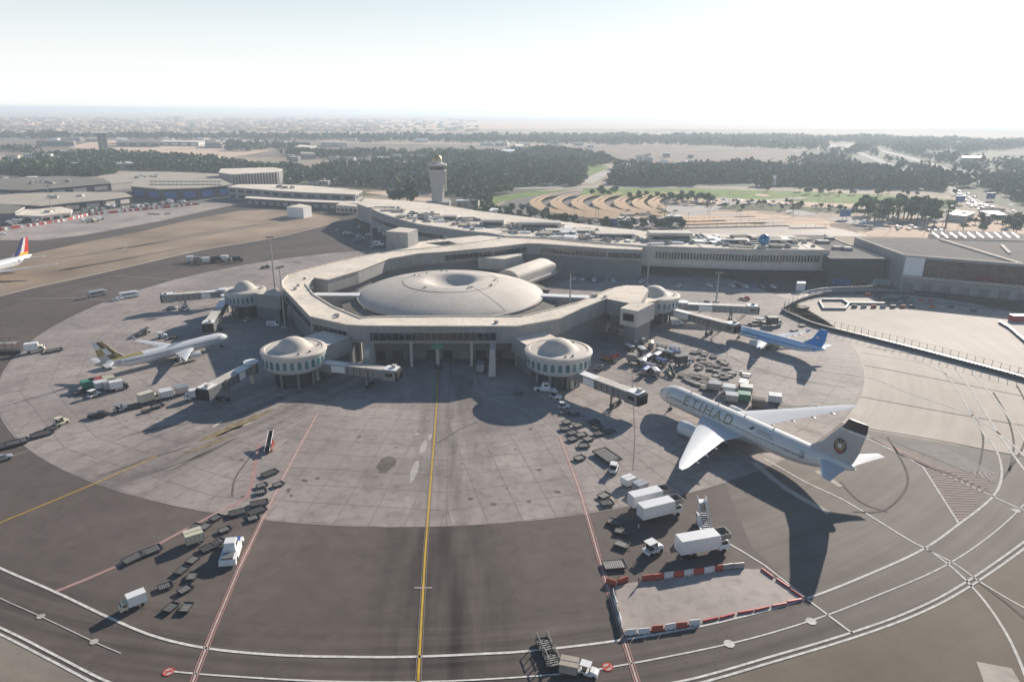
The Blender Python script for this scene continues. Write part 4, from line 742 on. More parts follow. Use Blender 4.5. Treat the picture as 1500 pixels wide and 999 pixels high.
field('field',[(1310,222),(1500,216),(1600,240),(1600,262),(1440,250)],'soil_brown',.06)
for px in ([(1180,222),(1240,214),(1400,218),(1600,238),(1600,330),(1500,312),(1400,282),(1230,275),(900,272),(900,262),(1140,250),(1240,248)],[(640,232),(760,224),(860,228),(895,238),(850,250),(852,272),(740,286),(690,298),(640,286),(470,271),(380,268),(375,258),(440,248),(520,250)],[(40,230),(240,234),(420,246),(560,250),(560,258),(420,262),(240,252),(60,242)],[(0,256),(60,262),(170,258),(170,246),(0,246)]): field('undergrowth',px,'scrub_dark',.09)
field('lawn',[(855,244),(880,241),(893,246),(862,258),(852,254)],'lawn',.11); field('lawn',[(855,276),(1000,276),(1180,281),(1300,286),(1398,295),(1396,310),(1330,303),(1180,296),(1000,288),(850,288)],'lawn',.11)
field('lawn',[(700,292),(780,281),(850,277),(800,284),(735,296),(700,308)],'lawn',.11); field('lawn',[(540,226),(620,222),(600,230),(545,232)],'lawn',.11); field('lawn',[(905,284),(1100,283),(1100,290),(930,292)],'lawn',.115); field('lawn',[(1200,288),(1395,292),(1400,308),(1330,303),(1200,297)],'lawn',.115); field('lawn',[(1260,312),(1400,302),(1400,309),(1300,320)],'lawn',.115)
field('car_park_ground',[(715,312),(760,284),(850,280),(990,292),(1040,308),(1000,340),(850,335),(740,322)],'lot',.06)
field('car_park_ground',[(985,298),(1050,280),(1180,284),(1360,300),(1290,306),(1160,300),(1010,301)],'sand_light',.09); field('car_park_ground',[(990,310),(1100,312),(1220,322),(1260,345),(1000,345)],'sand_light',.09)
field('lot_pavement',[(1060,330),(1190,328),(1270,345),(1270,347),(1000,345),(1000,331)],'concrete_pale',.12)
field('forecourt',[(1240,318),(1500,318),(1600,330),(1600,358),(1360,349),(1260,346)],'sand_light',.08)
field('fenced_yard',[(1150,455),(1167,444),(1197,435),(1232,432),(1300,431),(1360,435),(1420,444),(1500,462),(1620,490),(1620,585),(1510,557),(1420,533),(1340,512),(1260,492),(1190,474)],'concrete_pale',.06)
def road(px,w,m='road_light',z=.16): MB().ribbon(smooth_path(gs(px),6),w,z).build('road',m,None,kind='structure')
field('avenue_verge',[(1212,212),(1222,210),(1228,214),(1218,217)],'road_light',.1); field('avenue_verge',[(1236,213),(1246,210),(1254,215),(1240,217)],'road_light',.1); road([(1258,224),(1290,236),(1322,250),(1356,266),(1390,277),(1430,298),(1490,326)],17); road([(1284,219),(1322,229),(1360,240),(1430,263),(1500,284),(1600,304)],16); road([(860,268),(880,256),(900,250)],16); road([(640,272),(760,276),(900,274),(1100,275),(1390,279)],12); road([(1050,302),(1100,296),(1180,290)],10); road([(1000,318),(1060,300),(1060,290)],9); road([(-60,300),(100,272),(240,268),(330,266)],12); road([(1290,320),(1360,312),(1440,318),(1560,330)],10); road([(900,335),(950,325),(1000,310),(1030,302)],9)
# fan-shaped shade canopies over the car park
CAN=[(787,1.0),(817,1),(848,1),(879,.97),(910,.85),(937,.62),(960,.4)]
for k,(xl,ln) in enumerate(CAN):
    P=[(xl+38,282.5),(xl+16,287),(xl+2,293),(xl,298.5),(xl+10,305),(xl+34,311),(xl+66,315.5),(xl+100,318.5)][:3+int(5*ln)]
    W_=smooth_path(gs(P,3.2),5); t=thing('shade_canopy',f'long curved tan car-park canopy, {ORD[k]} from the left of the fan','canopy',(W_[0].x,W_[0].y,0),0,'curved shade canopies of the fan-shaped car park')
    for q,off in enumerate((-4.2,1.4)):
        mb=MB(); n=len(W_); d=[(W_[min(i+1,n-1)]-W_[max(i-1,0)]).normalized() for i in range(n)]
        rings=[[(W_[i].x-d[i].y*o_,W_[i].y+d[i].x*o_,z_) for o_,z_ in ((off-2.7,3.0),(off+2.7,3.9),(off+2.7,4.05),(off-2.7,3.15))] for i in range(n)]
        wpart(mb.loft(rings),'roof_panel','canopy_tan',t)
    po=MB()
    for i in range(0,n,2): po.tube((W_[i].x,W_[i].y,.05),(W_[i].x,W_[i].y,3.2),.12,n=4)
    wpart(po,'post','metal_grey',t,kind='stuff')
for k,(a,b) in enumerate([((1000,318.5),(1068,317)),((1000,323),(1128,319.5)),((1003,327.3),(1160,324)),((1215,327),(1160,327.5)),((1080,312),(1110,311))]):
    A,B=g(*a,3),g(*b,3); c=(A+B)/2; t=thing('shade_canopy',f'straight brown car-park canopy behind the slot-window wing, {ORD[k]} of its rows','canopy',(c.x,c.y,0),math.atan2(B.y-A.y,B.x-A.x),'straight shade canopies'); L_=(B-A).length
    MB().box(0,0,3,L_,5.5,.2).build('roof_panel','canopy_tan',t); 
    po=MB(); [po.box(-L_/2+3+i*8,0,.1,.2,.2,2.95) for i in range(int((L_-4)/8))]; po.build('post','metal_grey',t,kind='stuff')
# ------------------------------------------------------------------ sheds and blocks beyond the apron
def block(px,z1,label,cat='building',wallm='render_grey',roofm='roof_tan',name='flat_roofed_building',win=None,units=0,rimm='roof_pale',doorm=None):
    P=gs(px,z1); c=sum(P,Vector())/len(P); t=thing(name,label,cat,(c.x,c.y,0)); wpart(MB().prism(P,.05,z1),'wall',wallm,t)
    wpart(MB().prism([c+(p-c)*1.015 for p in P],z1,z1+.45,0,1),'roof',[rimm,roofm],t)
    a=sum((P[i].x*P[(i+1)%len(P)].y-P[(i+1)%len(P)].x*P[i].y) for i in range(len(P))); Q=P if a>0 else P[::-1]
    if win:
        for i in range(len(Q)):
            A,B=Q[i],Q[(i+1)%len(Q)]; d=(B-A); L_=d.length
            if L_<8: continue
            d.normalize(); nrm=Vector((d.y,-d.x,0))
            if nrm.dot(Vector((0,0,0))-A)<=0: continue
            n=max(2,min(22,int(L_/win[0]))); ang=math.atan2(d.y,d.x)
            for k in range(n):
                for fl in range(win[1]):
                    p=A+d*(L_*(k+.5)/n)+nrm*.08; hgt=z1/win[1]; wpart(MB().box(p.x,p.y,fl*hgt+hgt*.22,L_/n*.62,.3,hgt*.5,ang),'window' if win[1]>1 or win[0]<9 else 'loading_door',win[2] if len(win)>2 else 'glass_dark',t)
    for k in range(units):
        s_=[R.random() for _ in P]; q=sum((p*w for p,w in zip(P,s_)),Vector())/sum(s_); wpart(MB().box(q.x,q.y,z1+.46,R.uniform(2,5),R.uniform(2,5),R.uniform(1,2.4)),'rooftop_unit',R.choice(['metal_grey','render_pale','roof_skirt']),t)
    return t
block([(0,293),(-30,298),(60,302),(90,299),(150,293.5),(192,288),(182,283),(120,282),(40,284),(0,286)],7,'long tan-roofed cargo shed with dark open front, left of the blue hangar',wallm='cladding_dark',win=(14,1,'render_pale'),units=6)
block([(20,316),(60,317.5),(104,312),(106,308),(88,303.5),(40,307)],4.5,'low pale-roofed shed at far left in front of the cargo shed',wallm='render_pale',roofm='roof_pale',win=(6,1),units=2)
block([(-40,312),(0,313.5),(22,312),(36,304),(10,300.5),(-40,301)],7,'low grey-green shed cut by the left edge',wallm='wall_shade',roofm='roof_skirt')
block([(-30,277),(40,279),(100,274),(162,268.5),(150,262),(90,258.5),(0,262.5)],8,'dark-fronted hangar with ridged grey roof at far left',wallm='cladding_dark',roofm='roof_skirt',win=(16,1,'render_grey'),units=14)
block([(150,268),(160,270),(240,262),(320,261.5),(320,255.5),(250,252.5),(200,252.5),(146,258)],7,'broad tan-roofed shed behind the blue hangar',wallm='render_pale',units=8)
hb=block([(192,273.5),(235,277.5),(290,276),(340,271),(322,262.8),(260,261.5),(198,264.5)],11,'dark hangar with blue doors and rows of roof lights',name='hangar',wallm='cladding_dark',roofm='roof_tan',win=(18,1,'veh_blue'))
for k in range(17):
    for j in range(2):
        p=g(222+k*6.2,266+j*4.5+ (k*.0),11.6); wpart(MB().box(p.x,p.y,11.47,2.6,8,.5,.5),'roof_light','cladding_dark',hb)
block([(334,274.5),(410,280.5),(446,282.5),(520,285.5),(530,280),(450,272.5),(400,271),(350,271)],11,'long two-storey cargo terminal with pale roof and dark bays',wallm='render_grey',roofm='roof_pale',win=(11,2,'cladding_dark'),units=5)
block([(360,291),(445,296),(530,299),(530,296),(446,292.5),(362,288.5)],6,'low canopy block in front of the two-storey cargo terminal',wallm='cladding_dark',roofm='roof_pale',win=(7,1,'render_grey'))
cb=block([(321,253.5),(340,256),(408,252.5),(414,248.5),(400,246),(324,248)],15,'pale flat-roofed building with a tall colonnade, left of centre',wallm='wall_shade',roofm='roof_pale')
for k in range(24):
    P=gs([(321,253.5),(340,256),(408,252.5)],15); p,d=along(P,(k+.5)/24); wpart(MB().box(p.x,p.y-1.2,.05,1.2,1.2,15.3),'column','render_pale',cb)
block([(420,304),(444,305.5),(456,303),(440,299.5)],8,'white box building with a sunlit end at the apron corner',wallm='white_panel',roofm='roof_pale')
block([(492,301),(523,303.5),(524,300.5),(500,298)],6,'small pale building at the end of the curved terminal',wallm='render_pale',roofm='roof_pale',win=(4,1))
block([(141,195.5),(155,195.5),(155,194.8),(141,194.8)],34,'square grey tower block standing alone at left',name='tower_block',wallm='wall_shade',win=(9,7))
block([(94,239),(120,240),(196,239.5),(186,236.5),(120,236)],9,'white-roofed long shed among the trees at left',roofm='white_panel',wallm='render_pale',win=(14,1)); block([(168,241),(186,241.5),(196,239.8),(192,238)],6,'small pale shed beside the white-roofed one',wallm='render_pale',roofm='roof_pale')
block([(170,208.5),(234,209),(234,206.5),(174,206.5)],10,'low grey warehouse right of the lone tower block',wallm='render_grey',roofm='roof_grey',win=(20,1,'cladding_dark')); block([(235,208),(290,208.5),(300,206.3),(240,206)],9,'long grey warehouse with white end bay',wallm='wall_shade',roofm='roof_pale',win=(20,1,'white_panel'))
block([(300,209.5),(323,210),(323,207.8),(302,207.6)],11,'small dark warehouse at the wood edge',wallm='wall_shade',roofm='roof_grey'); block([(325,208.5),(358,209),(360,206.8),(328,206.6)],10,'white-walled warehouse beside the small dark one',wallm='white_panel',roofm='white_panel',win=(18,1))
block([(70,207.5),(108,208),(110,206),(72,205.8)],10,'grey warehouse left of the lone tower block',wallm='wall_shade',roofm='roof_grey'); block([(170,203.8),(186,204),(186,202.8),(171,202.6)],12,'little white block near the horizon trees at left',wallm='white_panel',roofm='white_panel')
block([(432,215.5),(455,216.5),(464,214.5),(440,212.5)],13,'cream block with pitched end among fields',wallm='roof_tan',roofm='roof_pale',win=(8,2)); block([(470,209),(508,209.5),(508,207.5),(472,207)],10,'pinkish flat block by the far wood',wallm='render_pale',roofm='roof_tan'); block([(440,225),(462,226),(462,224),(441,223)],9,'small cream building with dark windows in the field',wallm='render_pale',win=(5,1))
block([(515,241),(548,243),(550,239.5),(520,237.5)],7,'yellow-grey flat roof left of the control tower',roofm='roof_tan',wallm='render_pale'); block([(552,235),(605,240),(608,236.5),(560,232.5)],8,'broad cream flat roof just left of the control tower',roofm='roof_pale',wallm='render_pale',win=(12,1))
block([(735,221.5),(752,222.5),(754,219.5),(738,219)],12,'white block in the wood right of the control tower',wallm='white_panel',roofm='white_panel',win=(6,2)); block([(754,214.5),(768,215),(768,211.8),(756,211.5)],14,'taller white block behind the wood',wallm='white_panel',roofm='roof_pale',win=(6,2))
block([(905,240.5),(925,241.5),(927,238.5),(908,238)],9,'low pale house at the right end of the wood',wallm='render_pale',roofm='roof_pale'); block([(915,236.5),(926,237),(926,234.2),(916,234)],11,'reddish-roofed house at the right end of the wood',wallm='render_pale',roofm='barrier_red')
block([(1408,231),(1436,232),(1438,229),(1412,228.5)],14,'white-roofed long hall far away at right',wallm='wall_shade',roofm='white_panel')
block([(716,309),(728,310.5),(730,306.5),(720,305.5)],7,'little white kiosk behind the terminal roofs',wallm='white_panel',roofm='white_panel'); block([(1386,314.5),(1415,317),(1428,312),(1400,309)],5,'white canopy building by the road at right',wallm='render_pale',roofm='white_panel')
bs=block([(1360,345),(1440,350),(1500,352),(1500,344),(1440,340),(1366,338)],3.6,'row of grey parking bays under a ribbed roof at right',wallm='wall_shade',roofm='lot')
for k in range(10):
    A,B=g(1366+k*13,342,3.6),g(1375+k*13,349,3.6); wpart(MB().ribbon([A,B],1.0,4.1).ribbon([A,B],1.0,4.2),'roof_rib','metal_grey',bs)
block([(1167,416),(1180,416.4),(1180,412.6),(1168,412.4)],3.6,'small white gatehouse with dark window under the slot-window wing',cat='gatehouse',name='gatehouse',wallm='white_panel',roofm='white_panel',win=(3,1))
for u,v,m_,lab in ((1405,300,'veh_blue','big blue road sign board beside the avenue'),(1450,295,'veh_blue','blue sign board right of the avenue'),(606,262,'veh_blue','small blue board in the trees left of the tower'),(1112,246,'white_panel','slim white slab standing before the right wood'),(1133,274,'white_panel','broad white slab standing before the right wood'),(1237,322,'veh_blue','blue sign board beside the car park')):
    p=g(u,v); t=thing('sign_board',lab,'sign',(p.x,p.y,0)); MB().box(0,0,2.5,9 if 'blue' in lab else 4,.5,6 if 'blue' in lab else 11).build('panel',m_,t)
    for s in (-1,1): MB().box(s*1.6,0,.05,.35,.35,2.5).build('post','metal_grey',t)
# a hazy town
mat('town_grey',(.38,.32,.26),.1,.01,.9)
tw=MB()
for k in range(1500):
    u=R.choice([R.uniform(-60,560),R.uniform(-60,700)]); v=174+R.random()**.8*19; p=g(u,v); s_=R.uniform(.6,1.5)*(1+ (193-v)*.05); tw.box(p.x,p.y,0,R.uniform(10,24)*s_,R.uniform(9,18)*s_,R.uniform(2.5,6)*s_*(1.8 if k%60==0 else 1),R.uniform(0,1.5),R.choice([0,0,1,2]))
tw.build('far_town',['roof_tan','sand_light','town_grey'],None,kind='stuff')
field('field',[(-200,186),(420,190),(900,189),(1260,190),(1600,186),(1600,180),(900,178),(-200,176)],'sand_light',.05)
# ------------------------------------------------------------------ trees
rs=np.random.RandomState(3)
def crown_mesh(name,n,rx,rz,z0,sz,seed,m):
    r=np.random.RandomState(seed); vs=[];fs=[]
    lob=[(r.uniform(-.5,.5)*rx,r.uniform(-.5,.5)*rx,z0+r.uniform(.3,1.5)*rz,r.uniform(.45,.75)) for _ in range(6)]
    for k in range(n):
        lx,ly,lz,q=lob[k%6]; d=r.normal(size=3); d/=np.linalg.norm(d); rr=q*r.uniform(.6,1.05); c=np.array([lx+d[0]*rx*rr,ly+d[1]*rx*rr,lz+d[2]*rz*rr*.8]); c[2]=max(c[2],z0*.7)
        a=r.normal(size=3); a/=np.linalg.norm(a); b=np.cross(a,r.normal(size=3)); b/=np.linalg.norm(b); s_=sz*r.uniform(.6,1.3); o=len(vs)
        vs+=[tuple(c+a*s_),tuple(c+b*s_),tuple(c-a*s_),tuple(c-b*s_)]; fs.append((o,o+1,o+2,o+3))
    mb=MB(); mb.v=vs; mb.f=fs; mb.m=[0]*len(fs); return mb.mesh(name,m)
CR=[crown_mesh('crown',150,3.0,2.6,3.0,.75,s_,'leaf' if s_%2 else 'leaf_dark') for s_ in range(5)]
def palm_mesh(seed):
    r=random.Random(seed); mb=MB()
    for k in range(16):
        a=k*2.4+r.uniform(-.2,.2); d=r.uniform(.1,.9); L_=r.uniform(2.2,2.9); p=[]
        for s_ in (0,.4,.75,1): p.append((math.cos(a)*L_*s_,math.sin(a)*L_*s_,7.2+1.2*s_-(1.6+d)*s_*s_))
        q=(-math.sin(a)*.38,math.cos(a)*.38)
        o=len(mb.v)
        for i,c in enumerate(p):
            w=(.4,1,.8,.1)[i]; mb.v+=[(c[0]-q[0]*w,c[1]-q[1]*w,c[2]-.12),(c[0]+q[0]*w,c[1]+q[1]*w,c[2]-.12),(c[0],c[1],c[2]+.05)]
        for i in range(3): b=o+3*i; mb.f+=[(b,b+2,b+5,b+3),(b+2,b+1,b+4,b+5)]; mb.m+=[0,0]
    return mb.mesh('crown','leaf')
PALM=[palm_mesh(3),palm_mesh(5)]; PT=MB().tube((0,0,0),(.15,0,7.4),.24,.16,n=6).mesh('trunk','bark'); TT=MB().tube((0,0,0),(.1,.1,3.8),.28,.14,n=6).tube((.1,.1,2.6),(1.2,.4,4.6),.12,.05,n=5).tube((0,.1,2.9),(-1,-.6,4.8),.12,.05,n=5).mesh('trunk','bark')
def tree(p,s_,label,group,palm=False,k=0,name=None):
    t=thing(name or ('palm_tree' if palm else 'tree'),label,'palm' if palm else 'tree',(p.x,p.y,0),R.uniform(0,6.28),group); t.scale=(s_,s_,s_*R.uniform(.85,1.15)); link('trunk',PT if palm else TT,t); link('crown',(PALM if palm else CR)[k%(2 if palm else 5)],t)
def in_poly(x,y,P):
    c=False; n=len(P)
    for i in range(n):
        x1,y1=P[i][0],P[i][1]; x2,y2=P[i-1][0],P[i-1][1]
        if (y1>y)!=(y2>y) and x<(x2-x1)*(y-y1)/(y2-y1)+x1: c=not c
    return c
def scatter(px,n,edge=0):
    P=gs(px); xs_=[p.x for p in P]; ys_=[p.y for p in P]; out=[]; tries=0
    while len(out)<n and tries<n*60:
        tries+=1; x=R.uniform(min(xs_),max(xs_)); y=R.uniform(min(ys_),max(ys_))
        if in_poly(x,y,P): out.append((x,y))
    return out
# nearest trees, one by one
for i,(px,n,lab,grp,pal) in enumerate([
 ([(690,318),(720,306),(800,316),(850,332),(840,336),(760,326)],42,'dark bushy tree in the strip behind the terminal roofs','trees in the strip behind the terminal',False),
 ([(690,300),(720,292),(725,305),(700,314),(688,310)],16,'green tree at the wood tip by the fan car park','trees at the lower tip of the wood',False),
 ([(850,332),(900,330),(1000,330),(1005,338),(900,340),(860,338)],26,'tree along the road behind the terminal','trees along the road behind the terminal',False),
 ([(905,290),(960,288),(1050,295),(1045,300),(960,296),(910,296)],34,'tree in the green belt above the fan car park','trees in the belt above the fan car park',False),
 ([(1050,302),(1110,296),(1200,302),(1330,308),(1320,314),(1180,312),(1060,308)],46,'low tree on the green island by the fan','trees on the green island',False),
 ([(1240,316),(1300,312),(1400,316),(1400,330),(1300,330)],18,'small tree on the pale forecourt at right','trees on the right forecourt',False),
 ([(1390,320),(1500,322),(1530,340),(1500,345),(1400,338)],26,'tree behind the tall dark hall at right edge','trees behind the tall hall',False),
 ([(1090,279),(1400,285),(1400,291),(1090,284)],18,'lone tree on the bright lawn before the right wood','trees dotted on the lawn',False),
 ([(850,284),(910,280),(915,288),(860,292)],10,'tree at the left end of the lawn','trees at the left end of the lawn',False),
 ([(1260,318),(1390,318),(1390,335),(1280,335)],16,'palm on the pale forecourt at right','palms on the right forecourt',True),
 ([(900,318),(990,306),(1010,320),(940,330)],12,'palm beside the curving road right of the fan car park','palms by the curving road',True),
 ([(575,300),(600,296),(604,302),(585,306)],5,'bushy tree standing in the terminal roof court near the tower','trees in the roof court',False)]):
    for k,(x,y) in enumerate(sorted(scatter(px,n),key=lambda q:q[0]/q[1])): tree(Vector((x,y,0)),R.uniform(.75,1.25)*(2.0 if 'court' in lab else (.62 if ('low tree' in lab or 'small tree' in lab) else .95)),f'{ordw(k)} from the left, '+lab,grp,pal,k)
# the woods: many leafy clumps, one mass
CLEAR=[[(1258,222),(1290,233),(1326,249),(1362,268),(1360,282),(1326,266),(1290,252),(1258,240)],[(1284,214),(1322,226),(1360,234),(1434,261),(1436,276),(1360,250),(1322,241),(1284,231)],[(1380,270),(1402,273),(1488,316),(1488,338),(1430,316),(1382,294)],[(1212,209),(1252,209),(1252,222),(1212,222)],[(1420,224),(1500,218),(1620,224),(1620,240),(1500,240),(1440,240)],[(1355,222),(1400,222),(1400,230),(1355,230)],[(1402,228),(1440,228),(1440,240),(1402,240)]]
def proj(x,y,z=0):
    z=z-H; d=y*cp-z*sp; b=(y*sp+z*cp)/d; a=x/d; a,b=cr*a+sr*b,-sr*a+cr*b
    return 750+F*a,499.5-F*b
def wood(polys,per,name,m,hscale=1.0,nq=16):
    C=[]
    for px,n in polys: C+=scatter(px,int(n*per))
    C=[c for c in C if not any(in_poly(*proj(*c),q) for q in CLEAR) and math.sin(c[0]*.019+2*math.sin(c[1]*.011))*math.cos(c[1]*.023+c[0]*.007)<.62]; C=np.array(C); n=len(C); hts=rs.uniform(4.2,12.5,n)*hscale*(1+.25*np.sin(C[:,0]*.021)*np.cos(C[:,1]*.017)); rad_=hts*rs.uniform(.42,.6,n)
    d=rs.normal(size=(n,nq,3)); d/=np.linalg.norm(d,axis=2,keepdims=True); d*=rs.uniform(.55,1.0,(n,nq,1))
    c=np.empty((n,nq,3)); c[:,:,0]=C[:,None,0]+d[:,:,0]*rad_[:,None]; c[:,:,1]=C[:,None,1]+d[:,:,1]*rad_[:,None]; c[:,:,2]=hts[:,None]*(.56+.44*d[:,:,2])
    a=rs.normal(size=(n,nq,3)); a/=np.linalg.norm(a,axis=2,keepdims=True); b=np.cross(a,rs.normal(size=(n,nq,3))); b/=np.linalg.norm(b,axis=2,keepdims=True); s_=(rad_[:,None,None]*rs.uniform(.28,.5,(n,nq,1)))
    q=np.stack([c+a*s_,c+b*s_,c-a*s_,c-b*s_],axis=2).reshape(-1,3); nf=n*nq
    me=bpy.data.meshes.new(name); me.vertices.add(len(q)); me.vertices.foreach_set('co',q.astype(np.float32).ravel()); me.loops.add(nf*4); me.loops.foreach_set('vertex_index',np.arange(nf*4,dtype=np.int32)); me.polygons.add(nf); me.polygons.foreach_set('loop_start',np.arange(0,nf*4,4,dtype=np.int32)); me.polygons.foreach_set('loop_total',np.full(nf,4,dtype=np.int32)); me.update(calc_edges=True); me.materials.append(M[m]); return link(name,me,None,'stuff')
wood([([(690,296),(640,285),(560,275),(470,270),(380,268),(375,258),(440,248),(520,250),(640,232),(760,222),(860,228),(900,238),(850,250),(860,262),(850,275),(740,284)],2600),([(0,256),(60,262),(170,258),(170,246),(90,243),(0,244)],420),([(40,230),(130,226),(240,234),(420,246),(560,250),(560,258),(420,262),(240,252),(60,242)],1100),([(890,272),(1100,274),(1230,275),(1400,280),(1390,268),(1250,262),(1000,258),(900,260)],1500),([(400,226),(460,224),(640,226),(700,222),(690,228),(480,234)],300)],1.0,'wood','leaf',1.15,26)
wood([([(-150,203),(400,206),(640,209),(900,213),(1000,213),(1200,222),(1300,262),(1150,240),(1260,226),(1400,278),(1600,300),(1600,212),(1300,203),(1000,200),(640,200.5),(-150,199)],9500),([(330,222),(460,222),(450,214),(340,214)],300),([(1180,262),(1400,276),(1380,262),(1300,250),(1230,246)],1200),([(1420,268),(1500,300),(1620,330),(1620,270),(1500,262)],900),([(900,246),(1000,246),(1240,256),(1200,262),(900,254)],900),([(0,225),(60,226),(60,220),(0,220)],80)],1.0,'far_wood','leaf_far',1.35,12)
for px in ([(1050,303),(1110,297),(1200,303),(1330,309),(1320,313),(1180,311),(1060,307)],[(990,293),(1050,299),(1045,302),(985,298)],[(1240,308),(1390,304),(1390,308),(1260,313)]): field('shrubbery',px,'scrub',.14)
